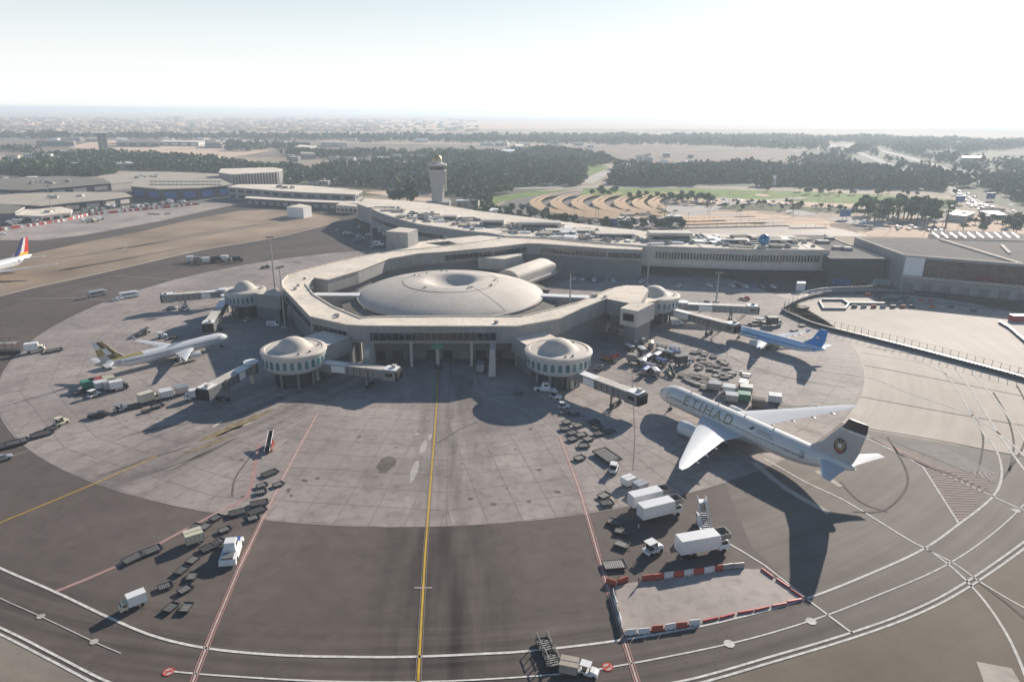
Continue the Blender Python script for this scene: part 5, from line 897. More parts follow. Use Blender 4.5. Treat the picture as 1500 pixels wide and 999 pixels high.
# ------------------------------------------------------------------ ramp vehicles and equipment
WH=MB().tube((0,-.13,0),(0,.13,0),.33,n=10).mesh('wheel','rubber'); WS=MB().tube((0,-.1,0),(0,.1,0),.2,n=8).mesh('wheel','rubber'); WB=MB().tube((0,-.18,0),(0,.18,0),.5,n=12).mesh('wheel','rubber')
def wheels(me,r,xs_,y): return [('wheel',me,(x,s*y,r)) for x in xs_ for s in (-1,1)]
CACHE={}
def kit(kind,c='veh_white',c2='veh_cream'):
    key=(kind,c,c2)
    if key in CACHE: return CACHE[key]
    P=[]
    def add(n,mb,m,loc=(0,0,0)): P.append((n,mb.mesh(n,m),loc))
    if kind in ('dolly','dolly_big','dolly_slim'):
        L_,Wd={'dolly':(2.9,2.1),'dolly_big':(4.5,2.7),'dolly_slim':(3.0,1.4)}[kind]
        fr_=MB().box(0,0,.36,L_,Wd,.14); [fr_.box(0,s*(Wd/2-.06),.5,L_,.12,.16) for s in (-1,1)]; [fr_.box(s*(L_/2-.06),0,.5,.12,Wd,.16) for s in (-1,1)]; add('deck_frame',fr_,'metal_dark')
        ro_=MB(); [ro_.box(-L_/2+.35+k*.42,0,.5,.22,Wd-.4,.08) for k in range(int((L_-.5)/.42))]; add('rollers',ro_,c)
        add('drawbar',MB().tube((L_/2,0,.4),(L_/2+.8,0,.3),.06,n=5),'metal_dark'); P+=wheels(WS,.2,(-L_*.34,L_*.34),Wd/2-.25)
    elif kind=='baggage_cart':
        add('deck',MB().box(0,0,.45,3.0,1.55,.15),'metal_dark'); cg=MB().box(-1.45,0,.6,.06,1.5,1.3).box(1.45,0,.6,.06,1.5,1.3).box(0,0,.6,.06,1.5,1.3); [cg.box(x,y,.6,.07,.07,1.35) for x in (-1.4,1.4) for y in (-.7,.7)]; add('end_panel',cg,'metal_grey')
        add('canopy',MB().loft([[(x,y,z) for y,z in ((-.85,1.9),(-.85,1.98),(0,2.2),(.85,1.98),(.85,1.9))] for x in (-1.6,1.6)]),c)
        bg_=MB(); rr=random.Random(5); [bg_.box(-1.1+k*.38,rr.uniform(-.35,.35),.6,.33,.7,rr.uniform(.3,.8),rr.uniform(-.2,.2)) for k in range(7)]; add('baggage',bg_,c2); add('drawbar',MB().tube((1.5,0,.45),(2.7,0,.3),.05,n=5),'metal_dark'); P+=wheels(WS,.22,(-1.05,1.05),.62)
    elif kind=='tug':
        add('chassis',MB().box(0,0,.35,3.1,1.5,.45).loft([[(x,y,z) for y,z in ((-.7,.8),(.7,.8),(.62,z1),(-.62,z1))] for x,z1 in ((.35,1.25),(1.0,1.2),(1.55,.95))]),c); add('canopy',MB().box(-.5,0,1.95,1.7,1.4,.1),c); po=MB(); [po.box(x,y,.8,.07,.07,1.17) for x in (-1.25,.25) for y in (-.62,.62)]; add('post',po,'metal_dark'); add('seat',MB().box(-.6,0,.8,.6,1.1,.3).box(-.9,0,1.1,.12,1.1,.5),'rubber'); add('windscreen',MB().box(.3,0,1.2,.05,1.2,.7),'glass_dark'); P+=wheels(WH,.33,(-.95,1.0),.7)
    elif kind=='pushback':
        add('chassis',MB().loft([[(x,y,z) for y,z in ((-1.35,.3),(1.35,.3),(1.3,z1),(-1.3,z1))] for x,z1 in ((-3.6,.95),(-3.3,1.25),(2.2,1.3),(3.2,1.15),(3.5,.8))]),c); add('cabin',MB().loft([[(x,y,z) for y,z in ((-1.0,1.25),(1.0,1.25),(.85,z1),(-.85,z1))] for x,z1 in ((-1.2,2.3),(-.9,2.75),(.8,2.75),(1.4,1.9))]),c); add('cabin_window',MB().box(.2,0,1.75,1.3,1.98,.6).box(1.15,0,1.6,.3,1.5,.5),'glass_dark'); add('engine_cover',MB().box(-2.5,0,1.22,1.6,1.8,.35),'metal_grey'); add('platform',MB().box(2.4,0,1.28,1.2,2.0,.1),'veh_blue'); P+=wheels(WB,.5,(-2.3,2.2),1.2)
    elif kind in ('car','van','minibus','pickup'):
        if kind=='car': prof_=[(-2.2,.75,.75),(-2.1,.95,.95),(-1.3,1.0,1.4),(.4,1.0,1.42),(1.2,.98,.98),(2.1,.8,.8),(2.2,.65,.65)]; L_=4.4;wd=.9;h=1.42
        if kind=='car':
            body_=MB().loft([[(x,y,z) for y,z in ((-wd,.28),(wd,.28),(wd,z0),(wd*.9,z0+.05),(-wd*.9,z0+.05),(-wd,z0))] for x,z0,z1 in prof_]); add('body',body_,c); add('cabin',MB().loft([[(x,y,z) for y,z in ((-.8,.9),(.8,.9),(.66,z1),(-.66,z1))] for x,z1 in ((-1.75,.98),(-1.2,1.4),(.25,1.42),(1.05,.98))]),'glass_dark'); add('roof_panel',MB().box(-.45,0,1.41,1.5,1.3,.05),c); P+=wheels(WH,.33,(-1.35,1.35),.8)
        elif kind=='pickup':
            add('body',MB().box(0,0,.45,5.1,1.8,.5).box(.9,0,.9,1.9,1.7,.75),c); add('cargo_bed',MB().box(-1.5,0,.96,1.9,1.6,.12),'metal_dark'); add('window',MB().box(.9,0,1.15,1.95,1.72,.38),'glass_dark'); P+=wheels(WH,.33,(-1.5,1.55),.82)
        else:
            L_=5.2 if kind=='van' else 8.0; h=2.1 if kind=='van' else 2.8; wd=.98 if kind=='van' else 1.2
            add('body',MB().loft([[(x,y,z) for y,z in ((-wd,.35),(wd,.35),(wd,z1-.35),(wd*.88,z1),(-wd*.88,z1),(-wd,z1-.35))] for x,z1 in ((-L_/2,h),(L_/2-1.3,h),(L_/2-.75,h*.72 if kind=='van' else h*.97),(L_/2,h*.5 if kind=='van' else h*.8))]),c); wdw=MB(); n=3 if kind=='van' else 6; [wdw.box(-L_/2+.8+k*(L_-2.2)/n+.3,s*(wd+.005),h*.55,(L_-2.2)/n*.78,.04,h*.24) for k in range(n) for s in (-1,1)]; add('window',wdw,'glass_dark'); add('windscreen',MB().loft([[(x,y,z) for y,z in ((-wd*.8,z0),(wd*.8,z0),(wd*.8,z0+.06),(-wd*.8,z0+.06))] for x,z0 in ((L_/2-1.25,h*.96),(L_/2-.7,h*.7))]),'glass_dark'); P+=wheels(WH,.34,(-L_*.3,L_*.31),wd-.12)
    elif kind=='box_truck':
        add('cargo_box',MB().box(-1.3,0,1.25,7.6,2.55,2.75),c); rb=MB(); [rb.box(-1.3-3.6+k*1.2,s*1.29,1.3,.08,.04,2.6) for k in range(7) for s in (-1,1)]; add('box_ribs',rb,'white_panel'); add('cab',MB().loft([[(x,y,z) for y,z in ((-1.15,.7),(1.15,.7),(1.1,z1),(-1.1,z1))] for x,z1 in ((2.75,2.75),(3.7,2.8),(4.5,2.3),(4.75,1.5))]),c); add('cab_window',MB().box(3.6,0,1.85,1.2,2.3,.65).box(4.45,0,1.75,.3,1.9,.45),'glass_dark'); add('front_platform',MB().box(3.7,0,2.95,2.0,2.3,.12).box(4.65,0,3.05,.06,2.3,.9).box(3.7,1.12,3.05,2.0,.05,.9).box(3.7,-1.12,3.05,2.0,.05,.9),'metal_grey'); add('chassis',MB().box(-.4,0,.7,8.8,1.1,.45),'metal_dark'); P+=wheels(WB,.5,(-3.4,-2.3,3.5),1.05)
    elif kind=='small_truck':
        add('cargo_box',MB().box(-.9,0,.95,3.6,2.1,2.2),c); add('cab',MB().loft([[(x,y,z) for y,z in ((-.95,.55),(.95,.55),(.88,z1),(-.88,z1))] for x,z1 in ((1.0,2.1),(1.7,2.1),(2.3,1.5),(2.5,1.1))]),c2); add('cab_window',MB().box(1.5,0,1.4,.7,1.9,.5).box(2.1,0,1.35,.3,1.5,.4),'glass_dark'); add('chassis',MB().box(0,0,.5,4.8,.9,.4),'metal_dark'); P+=wheels(WH,.36,(-1.7,1.7),.85)
    elif kind=='stair_truck':
        add('chassis',MB().box(0,0,.5,6.2,2.1,.45),c); add('cab',MB().box(2.4,0,.95,1.4,2.0,1.3),c); add('cab_window',MB().box(2.6,0,1.5,1.1,2.04,.5),'glass_dark')
        sr=MB(); [sr.box(-3.2+k*.42,0,.9+k*.26,.44,1.7,.1) for k in range(15)]; add('stair_flight',sr,'metal_grey'); rl=MB(); [rl.loft([[(x,s*.95+dy,z+dz) for dy,dz in ((-.05,0),(.05,0),(.05,1.0),(-.05,1.0))] for x,z in ((-3.3,.9),(2.9,4.7))]) for s in (-1,1)]; add('balustrade',rl,c); add('platform',MB().box(3.5,0,4.6,1.5,1.9,.12).box(3.5,.92,4.7,1.5,.06,1).box(3.5,-.92,4.7,1.5,.06,1),c); add('prop',MB().tube((2.4,.6,.9),(3.2,.6,4.5),.08,n=5).tube((2.4,-.6,.9),(3.2,-.6,4.5),.08,n=5),'metal_dark'); P+=wheels(WH,.36,(-2.2,2.2),.9)
    elif kind=='belt_loader':
        add('chassis',MB().box(0,0,.4,4.6,1.6,.45),c); add('conveyor',MB().loft([[(x,y,z+dz) for y,dz in ((-.45,0),(.45,0),(.45,.16),(-.45,.16))] for x,z in ((-3.4,.8),(3.8,2.5))]),'rubber'); add('side_rail',MB().loft([[(x,y+.5,z) for y,z in ((0,z0),(.07,z0),(.07,z0+.4),(0,z0+.4))] for x,z0 in ((-3.3,.8),(3.7,2.5))]).loft([[(x,y-.57,z) for y,z in ((0,z0),(.07,z0),(.07,z0+.4),(0,z0+.4))] for x,z0 in ((-3.3,.8),(3.7,2.5))]),c2); add('support',MB().box(2.2,0,.8,.1,1,1.3),'metal_dark'); add('engine_cover',MB().box(-1.6,-.4,.85,1,.6,.9),'metal_dark'); P+=wheels(WH,.33,(-1.5,1.5),.72)
    elif kind=='loader':
        add('main_deck',MB().box(-.8,0,2.2,6.0,3.0,.3),c); add('front_bridge',MB().box(3.3,0,3.0,1.8,3.2,.3).box(3.3,1.55,3.3,1.8,.08,1).box(3.3,-1.55,3.3,1.8,.08,1),c); sc=MB(); [sc.tube((-3,s*1.2,.6),(1.6,s*1.2,2.2),.12,n=5) for s in (-1,1)]; [sc.tube((1.6,s*1.2,.6),(-3,s*1.2,2.2),.12,n=5) for s in (-1,1)]; [sc.tube((3,s*1.3,.6),(3.3,s*1.3,3.1),.13,n=5) for s in (-1,1)]; add('scissor_arm',sc,c2); add('chassis',MB().box(0,0,.45,7.6,2.6,.4),'metal_dark'); add('control_cab',MB().box(2.2,1.7,2.6,1.0,.8,1.7),'metal_grey'); P+=wheels(WH,.38,(-2.8,-1.6,2.7),1.2)
    elif kind=='container':
        add('shell',MB().loft([[(x,y,z) for y,z in ((-1.2,0),(1.2,0),(1.2,1.65),(-1.2,1.65))] for x in (-1.5,1.5)]),c); rb=MB(); [rb.box(-1.4+k*.7,s*1.21,.05,.07,.04,1.55) for k in range(5) for s in (-1,1)]; rb.box(0,0,1.65,3.04,.1,.05); add('frame_rib',rb,'metal_grey'); add('door_curtain',MB().box(1.52,0,.1,.04,2.1,1.4),c2)
    elif kind=='barrier':
        add('block',MB().loft([[(x,y,z) for y,z in ((-.3,0),(.3,0),(.28,.3),(.12,.55),(.1,1.05),(-.1,1.05),(-.12,.55),(-.28,.3))] for x in (-.98,.98)]),c); add('fork_slot',MB().box(-.5,-.3,.05,.3,.03,.12).box(.5,-.3,.05,.3,.03,.12),'rubber')
    elif kind=='low_rail':
        add('rail',MB().box(0,0,0,2.9,.3,.38),c); add('foot',MB().box(-1.3,0,0,.25,.5,.1).box(1.3,0,0,.25,.5,.1),'metal_dark')
    CACHE[key]=P; return P
CATS=dict(dolly=('baggage_dolly','dolly'),dolly_big=('pallet_dolly','dolly'),dolly_slim=('baggage_dolly','dolly'),baggage_cart=('baggage_cart','baggage cart'),tug=('baggage_tug','tug'),pushback=('pushback_tractor','tractor'),car=('parked_car','car'),van=('parked_van','van'),minibus=('minibus','bus'),pickup=('pickup_truck','pickup'),box_truck=('high_lift_truck','truck'),small_truck=('box_truck','truck'),stair_truck=('stair_truck','stair truck'),belt_loader=('belt_loader','loader'),loader=('cargo_loader','loader'),container=('cargo_container','container'),barrier=('water_barrier','barrier'),low_rail=('low_barrier_rail','barrier'))
GZ=.062
def place(kind,u,v,ang,label,group=None,c='veh_white',c2='veh_cream',z=GZ,s=1.0,p=None):
    p=p or g(u,v); n_,cat=CATS[kind]; t=thing(n_,label,cat,(p.x,p.y,z),ang,group)
    if s!=1: t.scale=(s,s,s)
    for n,me,loc in kit(kind,c,c2): link(n,me,t,loc=loc)
    return t
def A2(u,v,du,dv): return head(u,v,du,dv)
def row(kind,pts,ang,desc,group,c='veh_white',c2='veh_cream',z=GZ,order='from the top',s=1.0,jit=.25):
    for k,(u,v) in enumerate(pts):
        col=c[k%len(c)] if isinstance(c,list) else c
        place(kind,u,v,ang+R.uniform(-jit,jit),f'{desc}, {ordw(k)} {order}',group,col,c2,z,s)
mat('deck_mid',(.26,.25,.235),.15,1.5,.6,.2)
aL=A2(280,830,28,-20)
# left-hand dollies
row('dolly_big',[(395.5,695),(380,739),(377,750.5),(349,752.5),(308.6,803)],A2(390,700,20,-6),'wide dark pallet dolly by the left red line','wide dollies by the left red line','deck',s=.86)
row('dolly',[(384,713),(408,711.5),(383,722.6),(371.7,761)],A2(384,713,18,-5),'pale dolly among the wide ones by the left red line','small dollies by the left red line','deck_light',s=.86)
row('dolly',[(317,760.5),(301.6,773),(286,774),(329.7,778),(320,796)],aL,'grey dolly between the cream box and the left red line','grey dollies above the cream box',['deck_mid','deck_light'],jit=.6,s=.86)
row('dolly',[(283.4,822),(266.6,837.5),(282,846),(242.8,861),(272,865.5),(251,892),(273.6,892)],aL,'pale dolly in the loose string left of the white tractor','loose string of dollies at lower left',['deck_light','deck_mid'],jit=.6,s=.86)
row('dolly_big',[(222,808.5),(196,819.5)],A2(196,819,24,-12),'long flat dolly touching the slanting red line at left','long dollies on the slanting red line','deck_mid',s=.86)
def box_on_dolly(u,v,ang,label,c,c2='metal_grey',s=1.0):
    place('dolly',u,v,ang,'dolly carrying the '+label,None,'deck',s=s); place('container',u,v,ang,label,None,c,c2,z=GZ+.60*s,s=s)
box_on_dolly(285,795,A2(285,795,16,-5),'cream box container standing alone at lower left','veh_cream','metal_dark',1.15)
place('small_truck',195,890,A2(195,890,-15,6),'small white box truck parked alone near the edge line at lower left',None,'veh_white',s=.85)
place('pushback',340,812,A2(340,812,6,-18),'large white pushback tractor with blue platform beside the left red line',None,'veh_white',s=1.2)
place('belt_loader',395,657,A2(395,657,6,-18),'red and white belt loader on the left red line near the front pavilion',None,'barrier_red','veh_white',s=1.15)
# middle right dollies
row('dolly',[(831,620),(828,630),(847,625),(839,636),(852,639),(839,645),(862,645),(855,655),(849,673)],A2(840,640,20,-4),'small grey-topped dolly in the cluster under the front right bridge','dollies under the front right bridge',['deck_light','deck_mid'])
row('dolly',[(876,628),(877,637),(893,634),(870,620)],A2(870,630,20,-5),'small dark dolly in the shadow of the bridge cab','dollies in the bridge cab shadow','deck')
row('dolly_slim',[(828,607),(842,609)],0,'low trailer in shade beside the white tug','trailers beside the shaded tug','deck_mid')
place('tug',826,598,.2,'white tug at the shadow edge below the front right pavilion',None,'veh_white')
t=place('dolly_big',889,671,A2(880,664,26,18),'long dark articulated trailer ahead of the white tug right of the line',None,'deck_mid',s=1.6)
place('tug',899,690,A2(899,690,6,-16),'white-topped tug behind the long dark trailer',None,'veh_white',s=1.2)
box_on_dolly(920,711,A2(920,711,16,-6),'white cube container above the two parked box trucks','veh_white'); box_on_dolly(937,719,A2(937,719,16,-6),'grey curtain-sided container right above the two parked box trucks','veh_silver')
row('dolly',[(885,728),(889,739)],A2(885,728,20,-6),'round-edged dark dolly left of the box trucks','two dollies left of the box trucks',['deck_light','deck'])
row('dolly',[(900,767),(911,781),(911,800)],A2(900,767,18,4),'dark dolly in the box-truck shadow','dollies in the box-truck shadow',['deck','deck','deck_mid'])
row('dolly_big',[(900,830)],A2(900,830,22,0),'grey dolly with upright frames above the barrier corner',None,'deck_light')
place('tug',956,809,A2(956,809,14,-6),'white-roofed tug between the trucks and the barriers',None,'veh_white',s=1.35)
ta=A2(965,755,56,-14)
place('box_truck',951,741,ta,'white high-lift box truck, farther of the adjoining pair',None,'veh_white',s=1.0); place('box_truck',967,758,ta,'white high-lift box truck, nearer of the adjoining pair',None,'veh_white',s=1.05); place('box_truck',1029,810,A2(1029,810,56,-10),'white high-lift box truck parked alone by the red and white barriers',None,'veh_white',s=1.12)
place('stair_truck',1030,775,A2(1030,775,-12,-30),'white passenger stair truck standing behind the single box truck',None,'veh_white')
def person(u,v,label,shirt,trousers,ang=0,p=None,z=GZ):
    p=p or g(u,v); t=thing('person',label,'person',(p.x,p.y,z),ang)
    mb=MB(); 
    mb.loft([[(x+rx*math.cos(q*math.pi/4),ry*math.sin(q*math.pi/4),zz) for q in range(8)] for x,rx,ry,zz in ((0,.11,.17,.88),(0,.12,.19,1.1),(0,.13,.23,1.38),(0,.07,.12,1.5),(.01,.055,.055,1.56),(.02,.09,.075,1.62),(.02,.1,.08,1.7),(.0,.06,.05,1.79),(0,.01,.01,1.8))])
    for s in (-1,1):
        mb.loft([[(x+rr*math.cos(q*math.pi/3),s*y+rr*math.sin(q*math.pi/3),zz) for q in range(6)] for x,y,rr,zz in ((.03*s+.06,.1,.05,.0),(.02*s,.1,.06,.1),(.02*s,.1,.07,.45),(0,.1,.095,.88))],mi=1)
        mb.loft([[(x+rr*math.cos(q*math.pi/3),s*y+rr*math.sin(q*math.pi/3),zz) for q in range(6)] for x,y,rr,zz in ((.1,.3,.035,.72),(.04,.28,.045,1.1),(0,.23,.06,1.4))])
    mb.build('body',[shirt,trousers],t,True); MB().lathe([(.09,1.68),(.1,1.74),(.07,1.82),(.01,1.84)],8).build('hair','veh_black',t); return t
person(935,778,'person in pale shirt standing in the shadow of the paired box trucks','veh_white','metal_dark'); person(905,856,'person in orange vest at the barrier corner','barrier_red','metal_dark'); person(935,858,'person in dark clothes inside the barrier enclosure','veh_black','metal_dark')
# bottom edge convoy
for k,(u,v,lab) in enumerate(((797,948,'dark wheeled frame dolly, leading the convoy at bottom centre'),(808,970,'dark wheeled frame dolly, second in the convoy at bottom centre'))):
    t=place('dolly',u,v,A2(u,v,-10,-24),lab,None,'deck_mid',s=1.1); p=MB(); [p.box(x,y,.6,.12,.12,1.2) for x in (-1.2,0,1.2) for y in (-.8,.8)]; [p.box(0,y,1.75,2.6,.12,.12) for y in (-.8,.8)]; p.build('upright_frame','deck_mid',t)
box_on_dolly(833,984,A2(833,984,30,6),'tan box container at the bottom edge of the picture','roof_tan','metal_grey',.95)
place('tug',862,988,A2(862,988,20,6),'white and blue tug pulling the tan container at the bottom edge',None,'veh_white','veh_blue',s=1.0)
# barrier enclosure
on_apron('enclosure_ground',MB().sheet(gs([(900,858),(944,850),(1088,833),(1115,834),(1178,877),(1090,902),(1027,914),(914,930)]),.07),'concrete_side')
def barriers(a,b,cols,desc,group,kind='barrier',step=2.05,s=1.0,wob=.15):
    A,B=g(*a),g(*b); d=B-A; n=max(1,int(d.length/step)); ang=math.atan2(d.y,d.x)
    for k in range(n):
        p=A.lerp(B,(k+.5)/n); p.x+=R.uniform(-wob,wob); p.y+=R.uniform(-wob,wob); c=cols[k%len(cols)]; cn={'barrier_red':'red','barrier_white':'white','metal_grey':'grey','veh_red':'red','cladding_dark':'dark','render_grey':'grey'}[c]
        lab=f'{cn} {desc}, {ordw(k)} from the left'
        place(kind,0,0,ang+R.uniform(-.08,.08),lab,group,c,s=s,p=p)
RW=['barrier_red','barrier_white']
barriers((942,851),(1088,831),['barrier_red','barrier_red','barrier_white','barrier_red','barrier_white','barrier_red','barrier_white','barrier_red','metal_grey','metal_grey','metal_grey'],'water barrier in the row beneath the single box truck','barriers under the single truck',s=1.1)
barriers((914,931),(1027,914),['barrier_white','barrier_white','barrier_red','barrier_white','barrier_red','barrier_white','barrier_red','metal_grey'],'water barrier along the near side of the enclosure','barriers on the near side')
barriers((897,868),(912,928),['metal_grey','barrier_white'],'water barrier down the left side of the enclosure','barriers on the left side')
barriers((884,852),(905,858),RW,'water barrier at the upper left corner of the enclosure','barriers at the corner'); barriers((905,855),(922,850),['barrier_red'],'water barrier angled beside the enclosure corner','corner barriers right')
barriers((1028,912),(1176,878),['veh_red'],'low rail along the lower right of the enclosure','low rails lower right','low_rail',3.0); barriers((1115,834),(1178,878),['veh_red'],'low rail up the right side of the enclosure','low rails right side','low_rail',3.0)
# equipment park between the two right-hand jets
row('baggage_cart',[(925,508),(937,504),(953,510),(922,515),(940,519),(969,513),(988,516)],A2(940,510,10,6),'white-canopied baggage cart in the upper cart group','upper group of baggage carts',['veh_white','veh_white','veh_cream'],'metal_dark',jit=.8,s=1.25)
row('baggage_cart',[(968,521),(978,524),(988,523),(962,527),(948,530),(968,536),(942,536),(952,543),(945,549),(960,551)],A2(955,530,8,8),'white-canopied baggage cart above the big jet nose','lower group of baggage carts',['veh_white','veh_silver','veh_blue'],'metal_dark',jit=.8,s=1.25)
place('small_truck',929,532,A2(929,532,16,3),'dark grey box truck left of the baggage cart groups',None,'metal_grey','metal_dark'); place('small_truck',1000,535,A2(1000,535,18,-2),'dark box truck right of the baggage cart groups',None,'metal_dark','veh_white',s=1.2)
place('belt_loader',983,550,A2(983,550,-6,-8),'pale belt loader just above the big jet nose',None,'veh_cream'); place('loader',892,530,A2(892,530,16,4),'rusty-red loader right of the front right pavilion',None,'barrier_red','veh_yellow',s=.8); place('baggage_cart',876,543,.4,'grey covered cart at the right rim of the front right pavilion',None,'metal_grey'); 
row('dolly',[(1017,518),(1012,528),(1024,517),(1028,527),(1024,536),(1032,521),(1045,524),(1030,532),(1040,536),(1024,541),(1040,542)],.5,'dark dolly, left half of the jumble between the jets','left half of the dolly park',['deck','deck_mid'],jit=1.2)
row('dolly',[(1056,530),(1050,538),(1061,534),(1051,545),(1065,541),(1073,548),(1058,549),(1061,555),(1049,552),(1068,552)],-.4,'dark dolly, right half of the jumble between the jets','right half of the dolly park',['deck_mid','deck','deck_light'],jit=1.2)
row('dolly_big',[(1003,553),(1010,559),(1017,553),(1018,562),(1028,555),(1025,565),(1035,562),(1043,557),(1047,565),(1055,567),(1036,572)],A2(1020,560,18,8),'big dark dolly in the dense row above the wide-body','dense lower dolly row',['deck','deck_mid'],jit=.5)
for u,v,lab,c in ((1046,572,'long silver container above the wide-body roof, leftmost of the boxes','veh_silver'),(1067,577,'white container second of the boxes behind the wide-body','veh_white'),(1071,589,'white-topped grey container close to the wide-body wing root','veh_silver'),(1089,588,'white-topped green container close to the wide-body wing root','veh_green'),(1092,577,'grey container right of the tall loader behind the wide-body','metal_grey'),(1110,597,'dark red open container above the wide-body wing','wear_dark'),(1134,590,'big white-topped container standing apart above the far wing','veh_white')): box_on_dolly(u,v,A2(u,v,18,2),lab,c,'metal_dark',1.25)
place('loader',1090,566,A2(1090,566,6,-14),'tall scissor loader behind the row of containers',None,'metal_grey','veh_yellow'); 
row('dolly_big',[(1149,599),(1162,600),(1176,600),(1188,599)],A2(1160,599,20,1),'flat dolly lying above the far wing of the wide-body','flat dollies above the far wing','deck',order='from the left')
place('loader',1114,473,A2(1114,473,18,2),'green-grey loader by the end of the empty far right bridge',None,'veh_silver','veh_green',s=.8); row('dolly_big',[(1104,477),(1122,472)],.1,'dark pallet dolly by the empty bridge cab','dollies by the empty bridge cab','deck',order='from the left'); place('small_truck',1134,477,A2(1134,477,16,0),'dark low truck alone right of the empty bridge cab',None,'metal_dark','veh_white',s=1.2)
place('pickup',1091,439,A2(1091,439,16,1),'bright red pickup on the sunlit pavement behind the bridges',None,'veh_red'); place('pickup',1032,446,.1,'small dark pickup behind the far right bridge',None,'veh_black'); row('dolly',[(1175,478),(1163,485)],.5,'tiny dolly behind the blue jet tail','dollies behind the blue tail','deck_mid')
place('van',991,476,.3,'white van under the bridge of the blue jet',None,'veh_white'); place('van',1003,470,.2,'silver van under the bridge of the blue jet',None,'veh_silver')
# long cream modular unit by the cantilevered room
t=thing('ground_power_cabin','long cream cabin with barrel top beside the cantilevered box room','cabin',g(905,487)); a=A2(870,478,70,14); t.rotation_euler=(0,0,a)
MB().box(0,0,.1,22,6,2.6).build('lower_body','render_pale',t); MB().loft([[(x,2.3*math.cos(q)-.5,2.6+1.9*math.sin(q)) for q in [math.pi*i/10 for i in range(11)]] for x in (-10,-.5)]).build('barrel_top','veh_cream',t,True); MB().box(5.5,.4,2.7,9,4,1.6).build('upper_unit','render_grey',t)
for k in range(6): MB().box(-9+k*3.4,-3.02,.9,1.3,.08,1.1).build('vent','cladding_dark',t)
# vehicles left of the ring and round the white narrow-body jet
for u,v,k,c,lab,du,dv in ((143,434,'minibus','veh_silver','silver minibus alone on the dark taxi strip at upper left',20,-4),(190,436,'minibus','veh_white','white minibus, right of the pair by the taxi strip',20,-3),(174,440,'car','veh_white','low pale car between the two minibuses',16,-3),(401,478,'van','veh_white','white van between floodlight mast and front left pavilion',20,1),(391,465,'car','veh_silver','silver car in the shade left of the ring',18,2),(363,470,'car','veh_cream','tan car in the shade below the far left pavilion',16,-8),(344,461,'car','veh_white','pale car under the far left pavilion',14,-4),(272,455,'tug','veh_white','white tug under the cab of the far left bridge',16,0),(252,453,'car','veh_silver','silver car at the far left bridge cab',16,0),(206,493,'belt_loader','metal_dark','dark belt loader behind the white jet wing',14,-4),(213,489,'tug','veh_silver','grey tug behind the white jet wing',14,-4),(238,495,'tug','veh_white','small white tug behind the white jet',14,-2),(254,496,'dolly','deck','dark dolly behind the white jet nose section',14,-2),(160,539,'van','veh_white','white van under the tail of the white jet',18,3),(138,581,'tug','veh_white','white-roofed tug below the row of coloured boxes',14,-6),(116,577,'dolly','deck','dark dolly left of the green box',14,-4),(144,611,'pickup','veh_black','black pickup alone on the slabs at left',18,-2),(177,602,'tug','veh_silver','small grey tug right of the black pickup',14,-4),(198,597,'dolly_big','deck','dark flat dolly left of the cream truck',18,-4),(215,604,'dolly_slim','deck','thin dark trailer below the cream truck',16,-4),(231,597,'dolly','deck_mid','grey dolly at the rear of the cream truck',14,-4),(220,590,'small_truck','veh_cream','cream-topped box truck left of the white and grey boxes',16,-5),(53,516,'small_truck','veh_white','white box truck near the left edge',16,-2),(80,515,'dolly_big','deck_mid','dark flat trailer right of the white truck near the left edge',22,-4),(90,622,'tug','veh_cream','cream tug at left on the slabs',14,-6),(78,629,'dolly','deck','dark dolly hitched behind the cream tug',14,-6),(62,638,'dolly_big','deck','dark flat trailer trailing the cream tug',18,-5),(14,654,'dolly_big','deck','long black trailer cut by the left edge',20,-5),(26,650,'dolly_big','deck_mid','dark trailer right of the long black one at the left edge',20,-5),(4,674,'car','veh_silver','silver car cut by the left edge',16,-4),(799,572,'pushback','veh_white','white pushback tractor in the shade under the front right pavilion',20,1),(814,584,'tug','veh_white','small white tug in the shade below the pushback tractor',14,3),(759,578,'dolly_slim','deck_light','thin white-topped trailer in the shade left of the pushback tractor',24,1),(704,545,'small_truck','render_grey','grey truck parked by the right stair pier of the ring',2,-14),(389,393,'pickup','metal_dark','dark pickup on the pavement behind the far left pavilion',18,-1),(3,345,'van','veh_white','pale van at the left edge behind the red-tailed jet',16,-2)):
    place(k,u,v,A2(u,v,du,dv),lab,None,c,'veh_cream' if c!='metal_dark' else 'metal_grey',s=1.15 if k in('tug','dolly','dolly_big','small_truck') else (1.0 if k!='minibus' else 1.0))
for u,v,c,lab in ((130,569,'veh_green','green-sided white-topped container, leftmost of the row under the white jet'),(142,566,'veh_red','red container in the row under the white jet'),(149,570,'veh_white','white container in front of the red one'),(160,564,'veh_cream','cream container in the row under the white jet'),(162,571,'veh_silver','silver container in front of the cream one'),(244,583,'veh_white','white container right of the cream truck'),(267,577,'veh_silver','grey container nearest to the bridge cab at left')): box_on_dolly(u,v,A2(u,v,18,-4),lab,c,'metal_grey',1.2)
place('small_truck',176,571,A2(176,571,16,-3),'white-topped truck at the right end of the coloured boxes',None,'veh_white','metal_dark'); place('small_truck',283,585,A2(283,585,-16,3),'white truck beside the lower left bridge cab',None,'veh_white','veh_white'); place('dolly_big',297,583,.2,'green flat dolly under the lower left bridge cab',None,'veh_green')
ex=thing('scaffold_stairs','brown lattice maintenance stand cut by the left edge','maintenance stand',g(10,517),.1); fr_=MB()
for x in (-4,-1.5,1,3.5):
    for y in (-1.6,1.6): fr_.box(x,y,0,.16,.16,5.5-abs(x)*.3)
for z in (1.8,3.6,5): fr_.box(0,-1.6,z,8,.14,.14).box(0,1.6,z,8,.14,.14)
